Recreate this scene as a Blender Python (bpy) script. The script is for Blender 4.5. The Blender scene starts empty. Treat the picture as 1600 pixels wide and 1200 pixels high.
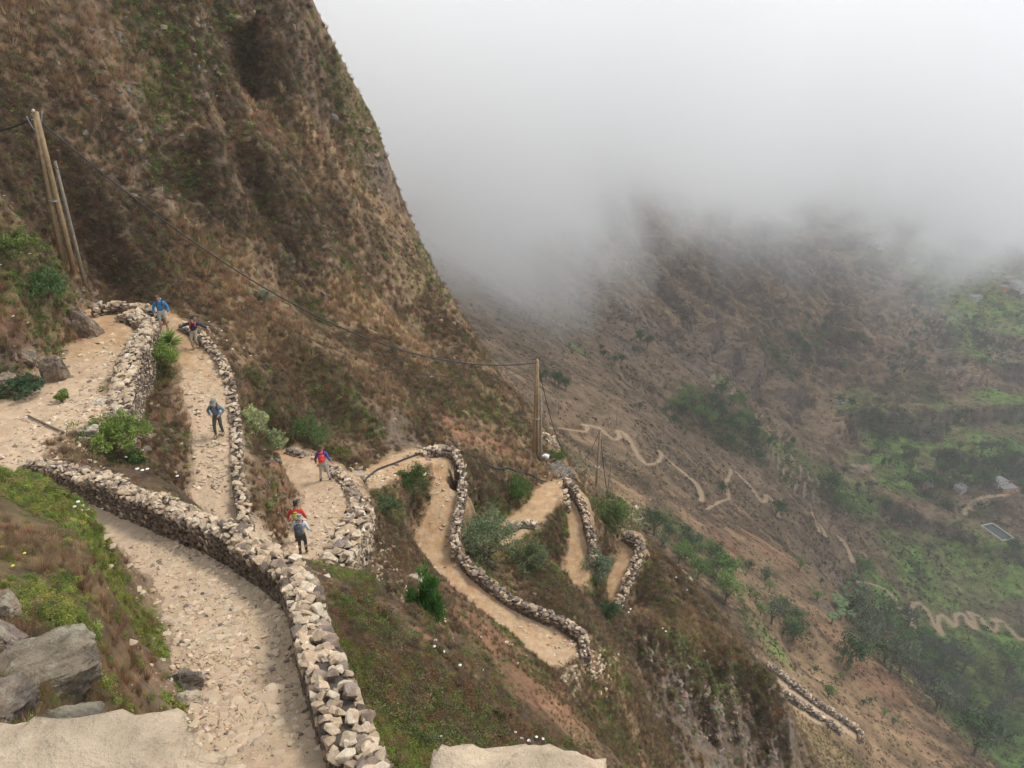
import bpy, bmesh, math, random
import numpy as np
from mathutils import Vector, Matrix
random.seed(7); rng = np.random.default_rng(7)
C = bpy.context.scene
COL = C.collection
R = math.radians
# ---------------------------------------------------------------- camera, world, sun, exposure
F, CX, CY, PITCH = 1300.0, 800.0, 600.0, R(25.0)          # photo pixels, 1600 x 1200
cp, sp = math.cos(PITCH), math.sin(PITCH)
cam = bpy.data.cameras.new('camera'); camo = bpy.data.objects.new('camera', cam); COL.objects.link(camo)
camo.location = (0, 0, 0); camo.rotation_euler = (R(90) - PITCH, 0, 0)
cam.sensor_width = 36.0; cam.lens = 36.0 * F / 1600.0; cam.clip_start = 0.1; cam.clip_end = 9000
C.camera = camo
SUN_EL, SUN_AZ = R(58), R(62)                              # azimuth measured from +Y towards +X
w = bpy.data.worlds.new('World'); C.world = w; w.use_nodes = True
nt = w.node_tree; nt.nodes.clear()
o_ = nt.nodes.new('ShaderNodeOutputWorld'); bg = nt.nodes.new('ShaderNodeBackground')
sky = nt.nodes.new('ShaderNodeTexSky'); sky.sky_type = 'NISHITA'; sky.sun_disc = False
sky.sun_elevation = SUN_EL; sky.sun_rotation = SUN_AZ; sky.altitude = 1000; sky.dust_density = 3
mx = nt.nodes.new('ShaderNodeMixRGB'); mx.inputs[0].default_value = 0.86
mx.inputs[2].default_value = (7.3, 7.7, 8.15, 1)           # the overcast: an even white deck
bg.inputs[1].default_value = 0.1
nt.links.new(sky.outputs[0], mx.inputs[1]); nt.links.new(mx.outputs[0], bg.inputs[0]); nt.links.new(bg.outputs[0], o_.inputs[0])
sl = bpy.data.lights.new('sun', 'SUN'); sl.energy = 1.8; sl.angle = R(14); sl.color = (1.0, 0.93, 0.83)
so = bpy.data.objects.new('sun', sl); COL.objects.link(so)
sd = Vector((math.sin(SUN_AZ) * math.cos(SUN_EL), math.cos(SUN_AZ) * math.cos(SUN_EL), math.sin(SUN_EL)))
so.rotation_euler = (-sd).to_track_quat('-Z', 'Y').to_euler()
C.view_settings.view_transform = 'Standard'; C.view_settings.look = 'None'
C.view_settings.exposure = 0.5; C.view_settings.gamma = 1; C.view_settings.use_curve_mapping = False
C.render.engine = 'CYCLES'
C.cycles.volume_step_rate = 0.2; C.cycles.volume_max_steps = 128; C.cycles.volume_bounces = 10
C.cycles.max_bounces = 12; C.cycles.diffuse_bounces = 2; C.cycles.transparent_max_bounces = 8
C.cycles.use_adaptive_sampling = True; C.cycles.adaptive_threshold = 0.02; C.cycles.use_denoising = True
DEBUG = False
# ---------------------------------------------------------------- numpy helpers
def ray(px, py):
    cx = (np.asarray(px, float) - CX) / F; cy = (CY - np.asarray(py, float)) / F
    d = np.stack([cx, cp + cy * sp, -sp + cy * cp], -1)
    return d / np.linalg.norm(d, axis=-1, keepdims=True)
def P(px, py, t):
    """a point of the place seen at (px, py): t > 0 its distance, t < 0 its height below the camera"""
    d = ray(px, py)
    return d * (t if t > 0 else t / d[2])
def hsh(i, j, s):
    n = (i.astype(np.int64) * 374761393 + j.astype(np.int64) * 668265263 + s * 974711) & 0xffffffff
    n = ((n ^ (n >> 13)) * 1274126177) & 0xffffffff
    return ((n ^ (n >> 16)) & 0xffff) / 65535.0
def vnoise(x, y, s=0):
    i = np.floor(x); j = np.floor(y); fx = x - i; fy = y - j
    fx = fx * fx * fx * (fx * (fx * 6 - 15) + 10); fy = fy * fy * fy * (fy * (fy * 6 - 15) + 10)
    a = hsh(i, j, s); b = hsh(i + 1, j, s); c = hsh(i, j + 1, s); d = hsh(i + 1, j + 1, s)
    return (a * (1 - fx) + b * fx) * (1 - fy) + (c * (1 - fx) + d * fx) * fy
def fbm(x, y, sc, o=4, s=0, ridged=False):
    t = 0; a = 1.0; n = 0; c_, s_ = 0.8, 0.6
    x = x / sc; y = y / sc
    for k in range(o):
        v = vnoise(x + 17.3 * k, y - 9.1 * k, s + k)
        if ridged: v = 1 - np.abs(2 * v - 1)
        t = t + a * v; n += a; a *= 0.5
        x, y = (x * c_ - y * s_) * 2.03, (x * s_ + y * c_) * 2.03
    return t / n
def sstep(a, b, x):
    t = np.clip((x - a) / (b - a), 0, 1); return t * t * (3 - 2 * t)
# ---------------------------------------------------------------- the lie of the land
# trail legs: points on the trail (px, py, height)
TRAIL = {
 'near': ([(420,1300,-7.2),(405,1180,-7.9),(390,1100,-8.5),(365,1000,-9.2),(340,930,-9.9)], 0.72),
 'nearmid': ([(372,1000,-9.2),(345,930,-9.9),(300,870,-10.7),(240,822,-11.5),(140,782,-12.3),(40,755,-12.8),(-60,730,-13.1)], 0.95),
 'landing': ([(-60,730,-13.1),(-130,700,-13.1),(-60,690,-13.1),(0,665,-13.1),(60,645,-13.2)], 2.2),
 'upper': ([(60,645,-13.2),(110,595,-13.4),(150,550,-13.6),(185,518,-13.8),(190,500,-14.0),(168,488,-14.1)], 1.25),
 'turn': ([(168,488,-14.1),(205,484,-14.2),(250,500,-14.3),(262,522,-14.4),(300,548,-14.8),(318,600,-15.2),(330,650,-15.6),(340,700,-16),(338,760,-16.5),(345,800,-16.9),(385,850,-17.5),(440,880,-18.2),(475,862,-18.6),(500,815,-19),(525,775,-19.5),(508,755,-19.9),(480,728,-20.3),(455,712,-20.7)], 0.85),
 'third': ([(575,750,-22.3),(600,738,-22.8),(630,722,-23.3),(665,713,-23.8),(700,722,-24.2),(706,745,-24.5),(700,790,-25),(685,835,-25.6),(695,880,-26.1),(750,925,-26.7),(810,970,-27.2),(866,1014,-27.65)], 0.98),
 'fourth': ([(750,860,-29.8),(800,826,-30),(840,792,-30.3),(865,764,-30.6),(885,765,-31),(905,800,-31.6),(912,845,-32.3),(905,880,-32.8),(892,905,-33)], 0.9),
 'fifth': ([(985,840,-37),(985,868,-37.3),(970,900,-37.8),(958,930,-38.3),(948,952,-38.8)], 0.85),
 'bend': ([(486,738,-20.1),(520,765,-19.7),(512,805,-19.2)], 1.25),
}
T = []
for k in TRAIL:
    T += TRAIL[k][0]
T += [  # --- under the camera and the bank on the left
 (800,1900,2.2),(300,1900,2.4),(1300,1900,2.4),(-300,1900,3),(1900,1900,3),(800,1600,5.0),(0,1500,5.0),(1600,1500,6),
 (0,1250,7.0),(150,1230,7.5),(270,1220,8.3),(60,1080,8.8),(170,1080,9.2),(255,1100,9.8),(0,960,10.2),(120,960,10.8),(225,960,12.2),
 (0,850,12.6),(120,850,13.0),(215,880,14.2),(0,735,15.6),(60,745,15.8),(130,790,15.6),(195,835,15.6),
 (-150,850,12),(-150,1100,8.5),(-200,700,17),
 # --- just outside the near wall
 (640,1230,10.5),(580,1150,11.6),(540,1020,14.6),(525,930,17.5),(450,880,20.5),(420,860,24),(350,815,26),(285,770,28.5),(230,735,29.5),
 # --- the shrub bank falling away right of the near wall, its rounded edge, and what is behind
 (650,1150,13),(600,1020,16),(560,930,19.5),(700,1100,16),(760,1150,16),(720,1040,18.5),(655,950,20.5),(585,900,24),(800,1120,18.5),(850,1200,18),
 (640,985,23.5),(700,1020,23),(780,1080,22),(870,1150,23),(960,1230,24),
 # behind that edge
 (600,950,32),(660,1000,32),(740,1050,33),(840,1110,34),(920,1180,35),
 (620,850,38.5),(560,850,34),(600,800,41),(640,900,38),(700,940,37),(760,1000,36),(840,1060,37),(900,1110,38.5),
 # around the second leg
 (520,870,33),(545,800,38),(560,760,41.5),(470,690,44),(430,780,33.5),(400,770,33),(440,820,32.5),(420,720,36),(450,690,39),(395,680,36.5),(390,740,33.5),
 (280,740,-15.9),(250,700,-15.3),(225,650,-15.2),(280,680,-15.6),(270,600,-15.4),(235,600,-15.1),(245,550,-14.8),(230,660,-15.2),(215,620,-15.1),(295,640,-15.5),
 (60,712,-13),(120,700,-13.2),(180,690,-13.9),(150,650,-13.6),(200,600,-13.9),(180,640,-13.8),(120,660,-13.3),(215,700,-15),(170,730,-14.2),
 # --- rocky bank upper left
 (0,612,-12.9),(40,596,-13),(80,580,-12.8),(60,520,37.5),(0,560,36),(0,480,37.5),(60,450,39),(0,380,39),(110,470,41),(0,310,42),(30,340,42.5),(75,390,42),(130,440,43.2),(148,488,43.5),(125,530,39.8),(140,500,42.3),
 (-100,560,36),(-100,380,38),(-100,250,42),(-250,500,36),(-250,250,40),
 # behind the bank, foot of the cliff
 (100,420,47.5),(135,440,48.2),(150,470,48.5),(60,330,47.5),(0,250,47),(200,468,49),(260,470,49),(320,520,46.5),(360,560,44.5),(400,610,43),(390,560,46),(430,650,42.5),
 # --- the cliff
 (150,430,50),(300,440,51),(400,500,50),(450,600,48),(500,650,48.5),(560,690,47.5),(610,690,49),(660,690,51),(700,690,52.5),(560,600,52),(620,640,51.5),
 (200,300,53),(100,300,50.5),(0,150,51),(100,150,53.5),(200,150,56),(0,0,55),(100,0,57),(200,0,60),(300,0,63),(400,0,72),(440,0,82),
 (300,200,58),(400,200,67),(300,320,55),(400,330,60),(500,330,69),(480,200,76),(430,90,75),
 (500,450,60),(580,450,68),(650,470,76),(700,450,84),(600,550,59),(700,560,68),(745,540,76),(760,600,68),(800,600,72),(700,630,58),(760,680,59),(790,660,63),(830,645,69),
 (0,-300,60),(200,-300,64),(330,-300,84),(420,-150,88),(-300,0,52),(-300,-300,58),(300,-500,95),(0,-600,65),
 # --- round the poles and the legs below
 (740,720,52),(790,730,54.5),(838,712,60.5),(860,735,61),(850,690,65),(780,760,53.5),(740,780,49),(820,750,56.5),(750,840,47.5),(720,880,43.5),(800,850,49),(740,690,55),
 (660,760,46.5),(640,790,43.5),(650,830,42),(620,770,43.5),(700,850,44),(670,700,51.5),(715,700,53),
 (860,830,53.5),(870,880,50),(820,900,46),(780,900,44.5),(880,820,54.5),(850,930,44),(900,960,44),(860,905,46.5),
 (875,720,66),(930,768,74),(960,790,75),(940,800,68),(950,850,61),(925,830,60),(930,900,57),(920,940,51.5),(960,970,55),(1000,880,63),(1010,850,66),
 (930,1000,43.5),(920,1050,41),(980,1050,46),(950,1120,41.5),(1000,1160,44),(1040,1240,45),
 (905,740,72),(890,715,72),
 # --- the right-hand spur: crest, then its rock face
 (1060,890,67),(1030,920,62),(1090,940,66),(1110,945,66),(1170,1020,65),(1210,1060,64),(1240,1150,62.5),(1230,1200,62),
 (1000,960,58.5),(1050,980,60),(1110,1020,61.5),(1160,1090,61.5),(1190,1150,61.5),(1020,1030,57),(1060,1100,57.5),(1110,1160,58.5),(1150,1220,59),(1030,1110,55),(1060,1200,54),
 (452,-30,85),(466,22,85),(482,60,86),(498,94,87),(523,124,88),(549,148,89),(572,176,90),(592,203,91),(604,230,92),(607,262,92),(601,303,90),(602,335,86),(614,362,84),(632,392,84),(652,418,84),(680,442,85),(705,462,84),(728,498,82),(748,533,79),(768,572,76),(795,612,73),(825,650,70),
 (456,-4,99),(470,48,99),(486,86,100),(502,120,101),(527,150,102),(553,174,103),(576,202,104),(596,229,105),(608,256,106),(611,296,106),(605,337,104),(606,369,100),(618,396,98),(636,426,98),(656,452,98),(684,476,99),(709,496,98),(732,532,96),(752,567,93),(772,606,90),(799,646,87),(829,684,84),(458,40,130),(504,164,132),(578,246,135),(613,332,137),(620,432,129),(686,512,130),(754,603,124),(831,720,115),
 (400,165,72),(400,212,61),(440,190,77),(440,235,64),(480,212,81),(480,258,68),(520,238,85),(520,285,72),(560,262,88),(560,312,76),(330,150,63),(330,190,56),(250,230,57),(250,300,52),(150,200,54),(150,300,50.5),
 (430,440,57),(430,480,52),(620,500,70),(620,545,61),(660,540,72),(660,590,59),(520,520,58),(520,570,51.5),
 # just behind the crest line (hidden ground dropping into the ravine)
 (480,60,110),(535,160,118),(600,280,120),(620,350,118),(690,440,110),(740,530,104),(790,620,92),(835,690,84),(880,760,84),(950,830,86),(1015,880,84),(1080,930,82),(1140,1000,82),(1210,1080,82),(1260,1170,82),(1260,1260,78),
 (480,120,160),(620,440,160),(720,600,150),(800,740,140),(900,850,135),(1000,960,125),(1120,1080,120),(1220,1200,118),(1300,1290,110),
 # --- brown ridge with the far zigzags
 (700,460,300),(760,560,245),(830,600,235),(880,670,232),(900,760,195),(1000,720,245),(1030,790,215),(1100,790,255),(900,600,268),(960,650,258),(850,520,312),(800,500,305),(740,450,335),(860,560,290),
 (960,588,325),(1060,655,332),(1130,700,338),(1200,745,345),(1170,760,325),(1200,800,318),(1260,800,350),(1330,868,362),(1290,870,335),(1240,850,315),
 (1000,800,190),(1050,850,205),(1150,850,235),(1200,900,232),(1300,1000,222),(1250,960,215),(1270,1080,188),(1340,1140,192),(1240,1030,205),(1400,1180,200),(1330,1060,212),(1150,900,205),(1100,870,205),(1180,960,190),
 (1290,900,262),(1320,955,252),(1400,1048,240),(1450,1098,232),(1540,1200,225),(1600,1270,215),(1500,1300,190),(1350,1300,170),
 # behind these edges: the green gullies
 (1000,680,365),(1100,740,375),(1180,800,388),(1280,885,395),(1340,935,390),
 (1330,1000,330),(1410,1090,340),(1470,1150,350),(1560,1240,350),
 # --- valley
 (1370,910,418),(1450,960,440),(1590,990,450),(1400,1000,408),(1500,1080,420),(1600,1200,405),(1600,1100,430),(1450,1080,400),(1700,1100,430),
 (1350,850,440),(1450,850,470),(1560,760,545),(1555,830,508),(1600,850,505),(1500,780,520),(1400,780,490),(1700,800,560),(1500,900,475),
 (1150,650,420),(1100,620,410),(1200,700,430),(1300,750,470),(1300,700,520),(1200,640,510),(1250,780,425),
 (1040,600,405),(960,560,390),(880,500,405),(1000,520,455),(950,470,465),(850,430,455),(900,400,500),(780,400,455),(1100,540,510),(1050,450,560),(1150,460,620),(1250,560,600),(1300,620,590),
 (1300,450,760),(1400,550,690),(1500,620,650),(1600,650,640),(1400,480,780),(1500,500,800),(1590,440,920),(1700,500,850),(1380,380,900),(1200,340,850),(1100,380,700),(1000,340,640),(850,340,520),(720,350,470),(1250,400,760),
 (700,250,560),(850,230,650),(1000,230,800),(1150,230,950),(1280,240,1100),(1450,330,1150),(1600,340,1250),(1800,350,1300),(600,200,600),(500,150,700),
 (600,300,900),(850,310,1100),(1150,300,1400),(1500,360,1700),(1800,380,1900),
 (600,380,1600),(1000,380,2000),(1600,420,2600),(2000,420,2500),
]
ctrl = np.array([P(*t) for t in T])
rr = np.hypot(ctrl[:, 0], ctrl[:, 1])
cu = np.stack([np.arctan2(ctrl[:, 0], ctrl[:, 1]), np.log(rr)], -1); cq = ctrl[:, 2] / rr
n = len(cu)
D = np.sqrt(((cu[:, None] - cu[None]) ** 2).sum(-1) + 1e-4)
A = np.zeros((n + 3, n + 3)); A[:n, :n] = D - 0.002 * np.eye(n); A[:n, n] = A[n, :n] = 1; A[:n, n + 1:] = cu; A[n + 1:, :n] = cu.T
coef = np.linalg.solve(A, np.concatenate([cq, np.zeros(3)]))
def base_q(az, lr):
    out = np.empty(az.shape); a = az.ravel(); l = lr.ravel(); o = np.empty(a.shape)
    for k in range(0, len(a), 40000):
        s = slice(k, k + 40000)
        d = np.sqrt((a[s, None] - cu[None, :, 0]) ** 2 + (l[s, None] - cu[None, :, 1]) ** 2 + 1e-4)
        o[s] = d @ coef[:n] + coef[n] + a[s] * coef[n + 1] + l[s] * coef[n + 2]
    return o.reshape(az.shape)
# the ground is one sheet, finer where it is nearer: bearing x distance (rings), height z(x, y)
AZ = np.arange(-0.84, 0.84, 0.0016)
LR = np.concatenate([np.arange(math.log(1.2), math.log(7), 0.02), np.arange(math.log(7), math.log(115), 0.0032), np.arange(math.log(115), math.log(1300), 0.003), np.arange(math.log(1300), math.log(2100), 0.03)])
nA, nL = len(AZ), len(LR)
ca = AZ[::3] if (nA - 1) % 3 == 0 else np.append(AZ[::3], AZ[-1]); cl = np.append(LR[::3], LR[-1]) if (nL - 1) % 3 else LR[::3]
gq = base_q(*np.meshgrid(ca, cl, indexing='ij'))
ia = np.clip(np.searchsorted(ca, AZ, 'right') - 1, 0, len(ca) - 2); fa = ((AZ - ca[ia]) / (ca[ia + 1] - ca[ia]))[:, None]
t_ = gq[ia] * (1 - fa) + gq[ia + 1] * fa
il = np.clip(np.searchsorted(cl, LR, 'right') - 1, 0, len(cl) - 2); fl = ((LR - cl[il]) / (cl[il + 1] - cl[il]))[None]
Q = t_[:, il] * (1 - fl) + t_[:, il + 1] * fl
RAD = np.exp(LR)[None] * np.ones((nA, 1)); AZG = AZ[:, None] * np.ones((1, nL))
X = RAD * np.sin(AZG); Y = RAD * np.cos(AZG); Z = Q * RAD
def seg_dist(poly, reach):
    """distance, height and arc length of the nearest point of a 3-D polyline, for grid vertices within reach"""
    best = np.full(X.shape, 1e9); zz = np.zeros(X.shape)
    for a, b in zip(poly[:-1], poly[1:]):
        x0, x1 = min(a[0], b[0]) - reach, max(a[0], b[0]) + reach; y0, y1 = min(a[1], b[1]) - reach, max(a[1], b[1]) + reach
        cs = np.array([(x, y) for x in (x0, x1) for y in (y0, y1)])
        az = np.arctan2(cs[:, 0], cs[:, 1])
        i0, i1 = np.searchsorted(AZ, [az.min(), az.max()])
        rmin = max(1.2, math.hypot(max(0, max(x0, -x1)) , max(0, y0)) ); rmax = np.hypot(cs[:, 0], cs[:, 1]).max()
        j0, j1 = np.searchsorted(LR, [math.log(rmin) - 0.02, math.log(rmax)])
        if i0 >= i1 or j0 >= j1: continue
        S = (slice(i0, i1), slice(j0, j1)); d = b[:2] - a[:2]; L2 = max(1e-9, d @ d)
        t = np.clip(((X[S] - a[0]) * d[0] + (Y[S] - a[1]) * d[1]) / L2, 0, 1)
        dd = np.hypot(X[S] - a[0] - t * d[0], Y[S] - a[1] - t * d[1]); m = dd < best[S]
        best[S] = np.where(m, dd, best[S]); zz[S] = np.where(m, a[2] + t * (b[2] - a[2]), zz[S])
    return best, zz
def smooth_poly(p, n=6):
    p = np.asarray(p, float); q = [2 * p[0] - p[1], *p, 2 * p[-1] - p[-2]]; out = []
    for i in range(1, len(q) - 2):
        for t in np.arange(n) / n:
            a, b, c, d = q[i - 1], q[i], q[i + 1], q[i + 2]
            out.append(0.5 * (2 * b + (c - a) * t + (2 * a - 5 * b + 4 * c - d) * t * t + (3 * b - a - 3 * c + d) * t ** 3))
    out.append(p[-1]); return np.array(out)
trail_poly = {k: smooth_poly([P(*t) for t in v[0]]) for k, v in TRAIL.items()}
near_d = np.full(X.shape, 1e9)
tr = []
for k, v in TRAIL.items():
    d, z = seg_dist(trail_poly[k], 5.0); tr.append((d, z, v[1])); near_d = np.minimum(near_d, d)
# relief: hummocks near, ribs and gullies far
slope = np.abs(np.gradient(Z, axis=1) / np.gradient(RAD, axis=1))
calm = sstep(0.9, 3.5, near_d)
rough = 0.06 + 0.5 * sstep(14, 45, RAD) 
Z = Z + (fbm(X, Y, 2.2, 4, 11) - 0.5) * rough * (0.25 + 0.75 * calm) * 0.9 * (RAD < 200)
cl_ = sstep(0.8, 2.0, slope) * sstep(30, 45, RAD)
Z = Z + (fbm(X + Z * 0.3, Y - Z * 0.2, 7.0, 5, 31, True) - 0.6) * 2.1 * cl_ * calm * (RAD < 200)
far = sstep(170, 300, RAD)
wx = fbm(X, Y, 120, 3, 43) * 60; u_ = X * 0.93 - Y * 0.37 + wx; v_ = X * 0.37 + Y * 0.93 + wx
Z = Z + far * ((fbm(u_ * 0.28, v_, 52, 5, 41, True) - 0.62) * (6 + 30 * sstep(330, 540, RAD)) + (fbm(X, Y * .7, 20, 4, 51, True) - 0.6) * (3.5 + 9 * sstep(360, 560, RAD)))
# rock bands: ledges across the far slope
hb = Z / 16 + fbm(X, Y, 90, 3, 55) * 2.5; hf = hb - np.floor(hb); band = sstep(.42, .62, fbm(X, Y, 110, 3, 56)) * sstep(360, 480, RAD)
Z = Z + band * (sstep(.6, .8, hf) - hf) * 13
trail_m = np.zeros(X.shape, bool); trail_soft = np.zeros(X.shape)
for d, z, hw in tr:
    e = hw + (fbm(X, Y, 0.7, 2, 61) - 0.5) * 0.35
    k = 1 - sstep(e, e + 1.0, d)
    Z = Z * (1 - k) + (z + (fbm(X, Y, 0.55, 3, 71) - 0.5) * 0.10) * k
    trail_m |= d < e; trail_soft = np.maximum(trail_soft, 1 - sstep(e, e + 0.7, d))
def Zat(x, y):
    az = np.arctan2(x, y); lr = np.log(np.maximum(1.21, np.hypot(x, y)))
    fi = np.clip((az - AZ[0]) / 0.0016, 0, nA - 1.001); i = fi.astype(int) if hasattr(fi, 'astype') else int(fi); f = fi - i
    j = np.clip(np.searchsorted(LR, lr, 'right') - 1, 0, nL - 2); g = np.clip((lr - LR[j]) / (LR[j + 1] - LR[j]), 0, 1)
    return (Z[i, j] * (1 - f) + Z[i + 1, j] * f) * (1 - g) + (Z[i, j + 1] * (1 - f) + Z[i + 1, j + 1] * f) * g
def hit(px, py, rmin=2.0, rmax=3000):
    """first ground along the sight line of a photo pixel"""
    d = ray(px, py); az = math.atan2(d[0], d[1]); q = d[2] / math.hypot(d[0], d[1])
    fi = (az - AZ[0]) / 0.0016; i = int(fi); f = fi - i
    if i < 0 or i >= nA - 1: return None
    prof = (Z[i] * (1 - f) + Z[i + 1] * f) / RAD[0]
    j0 = np.searchsorted(LR, math.log(rmin)); w_ = np.nonzero(prof[j0:] >= q)[0]
    if not len(w_): return None
    j = j0 + w_[0]; r0, r1 = RAD[0, j - 1], RAD[0, j]; a, b = prof[j - 1] - q, prof[j] - q
    r = r0 + (r1 - r0) * (0 if b == a else min(1, max(0, -a / (b - a))))
    if r > rmax: return None
    return np.array([r * math.sin(az), r * math.cos(az), r * q])
# far zigzag trails, laid on the ground
FAR = [
 ([(860,668),(890,671),(915,675),(920,668),(908,662),(935,668),(960,688),(970,684),(962,672),(975,676),(990,698),(1000,716),(1012,727),(1028,722),(1035,710),(1026,703),(1045,720),(1070,740),(1090,758),(1097,775),(1095,788)], .95),
 ([(1105,795),(1125,783),(1140,780),(1137,770),(1132,755),(1143,740),(1140,727)], .8),
 ([(1150,738),(1165,752),(1180,770),(1190,785),(1197,782),(1196,772),(1206,780),(1215,800),(1220,815)], .9),
 ([(1268,800),(1275,822),(1284,835),(1290,838),(1286,828),(1274,812),(1272,803)], .9),
 ([(1310,838),(1322,852),(1330,870),(1334,884)], 1.2),
 ([(1340,908),(1375,915),(1395,930),(1405,950),(1425,975),(1430,985),(1422,960),(1425,945),(1435,940),(1450,955),(1462,980),(1473,993),(1465,975),(1466,960),(1480,965),(1490,980),(1494,975),(1492,960),(1505,958),(1515,975),(1525,983),(1522,968),(1510,955),(1525,960),(1545,980),(1556,988),(1558,975),(1550,967),(1565,970),(1580,985),(1592,1000),(1640,998)], 1.35),
 ([(1508,800),(1508,790),(1520,780),(1540,776),(1570,773),(1610,766)], 1.5),
 ([(1200,1045),(1230,1075),(1265,1100),(1300,1125),(1335,1150),(1345,1158)], 1.0),
 ([(1195,1070),(1225,1095),(1260,1118),(1300,1140)], 0.9),
]
far_m = np.zeros(X.shape, bool); far_soft = np.zeros(X.shape)
for pts, hw in FAR:
    w3 = []
    for a, b in zip(pts[:-1], pts[1:]):
        for t in (0, 0.5):
            h = hit(a[0] + t * (b[0] - a[0]), a[1] + t * (b[1] - a[1]), 130)
            if h is not None: w3.append(h)
    w3 = np.array(w3)
    w3 = w3[np.concatenate([[True], np.linalg.norm(np.diff(w3, axis=0), axis=1) < 60])]
    w3[1:-1] = (w3[:-2] + 4 * w3[1:-1] + w3[2:]) / 6
    w3 = smooth_poly(w3, 3)
    d, z = seg_dist(w3, hw * 3)
    k = 1 - sstep(hw, hw * 2.0, d); Z = Z * (1 - k) + z * k
    far_m |= d < hw * .8; far_soft = np.maximum(far_soft, 1 - sstep(hw * .5, hw * 1.35, d))
RES = hit(1558, 832, 200); d_ = np.hypot(X - RES[0], Y - RES[1]); k_ = 1 - sstep(8.5, 17, d_); Z = Z * (1 - k_) + (RES[2] - .4) * k_          # levelled ground for the reservoir
# ---------------------------------------------------------------- mesh building
def mesh_np(name, co, faces, mat=None, smooth=False, cols=None, parent=None, link=True):
    me = bpy.data.meshes.new(name); co = np.asarray(co, np.float32); faces = np.asarray(faces, np.int32)
    k = faces.shape[1]
    me.vertices.add(len(co)); me.vertices.foreach_set('co', co.ravel())
    me.loops.add(faces.size); me.loops.foreach_set('vertex_index', faces.ravel())
    me.polygons.add(len(faces)); me.polygons.foreach_set('loop_start', np.arange(0, faces.size, k, dtype=np.int32))
    me.polygons.foreach_set('use_smooth', np.full(len(faces), smooth))
    me.update(calc_edges=True)
    if cols is not None:
        a = me.color_attributes.new('Col', 'FLOAT_COLOR', 'POINT')
        c4 = np.ones((len(co), 4), np.float32); c4[:, :3] = cols; a.data.foreach_set('color', c4.ravel())
    if mat: me.materials.append(mat)
    o = bpy.data.objects.new(name, me)
    if link: COL.objects.link(o)
    if parent: o.parent = parent
    return o
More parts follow.
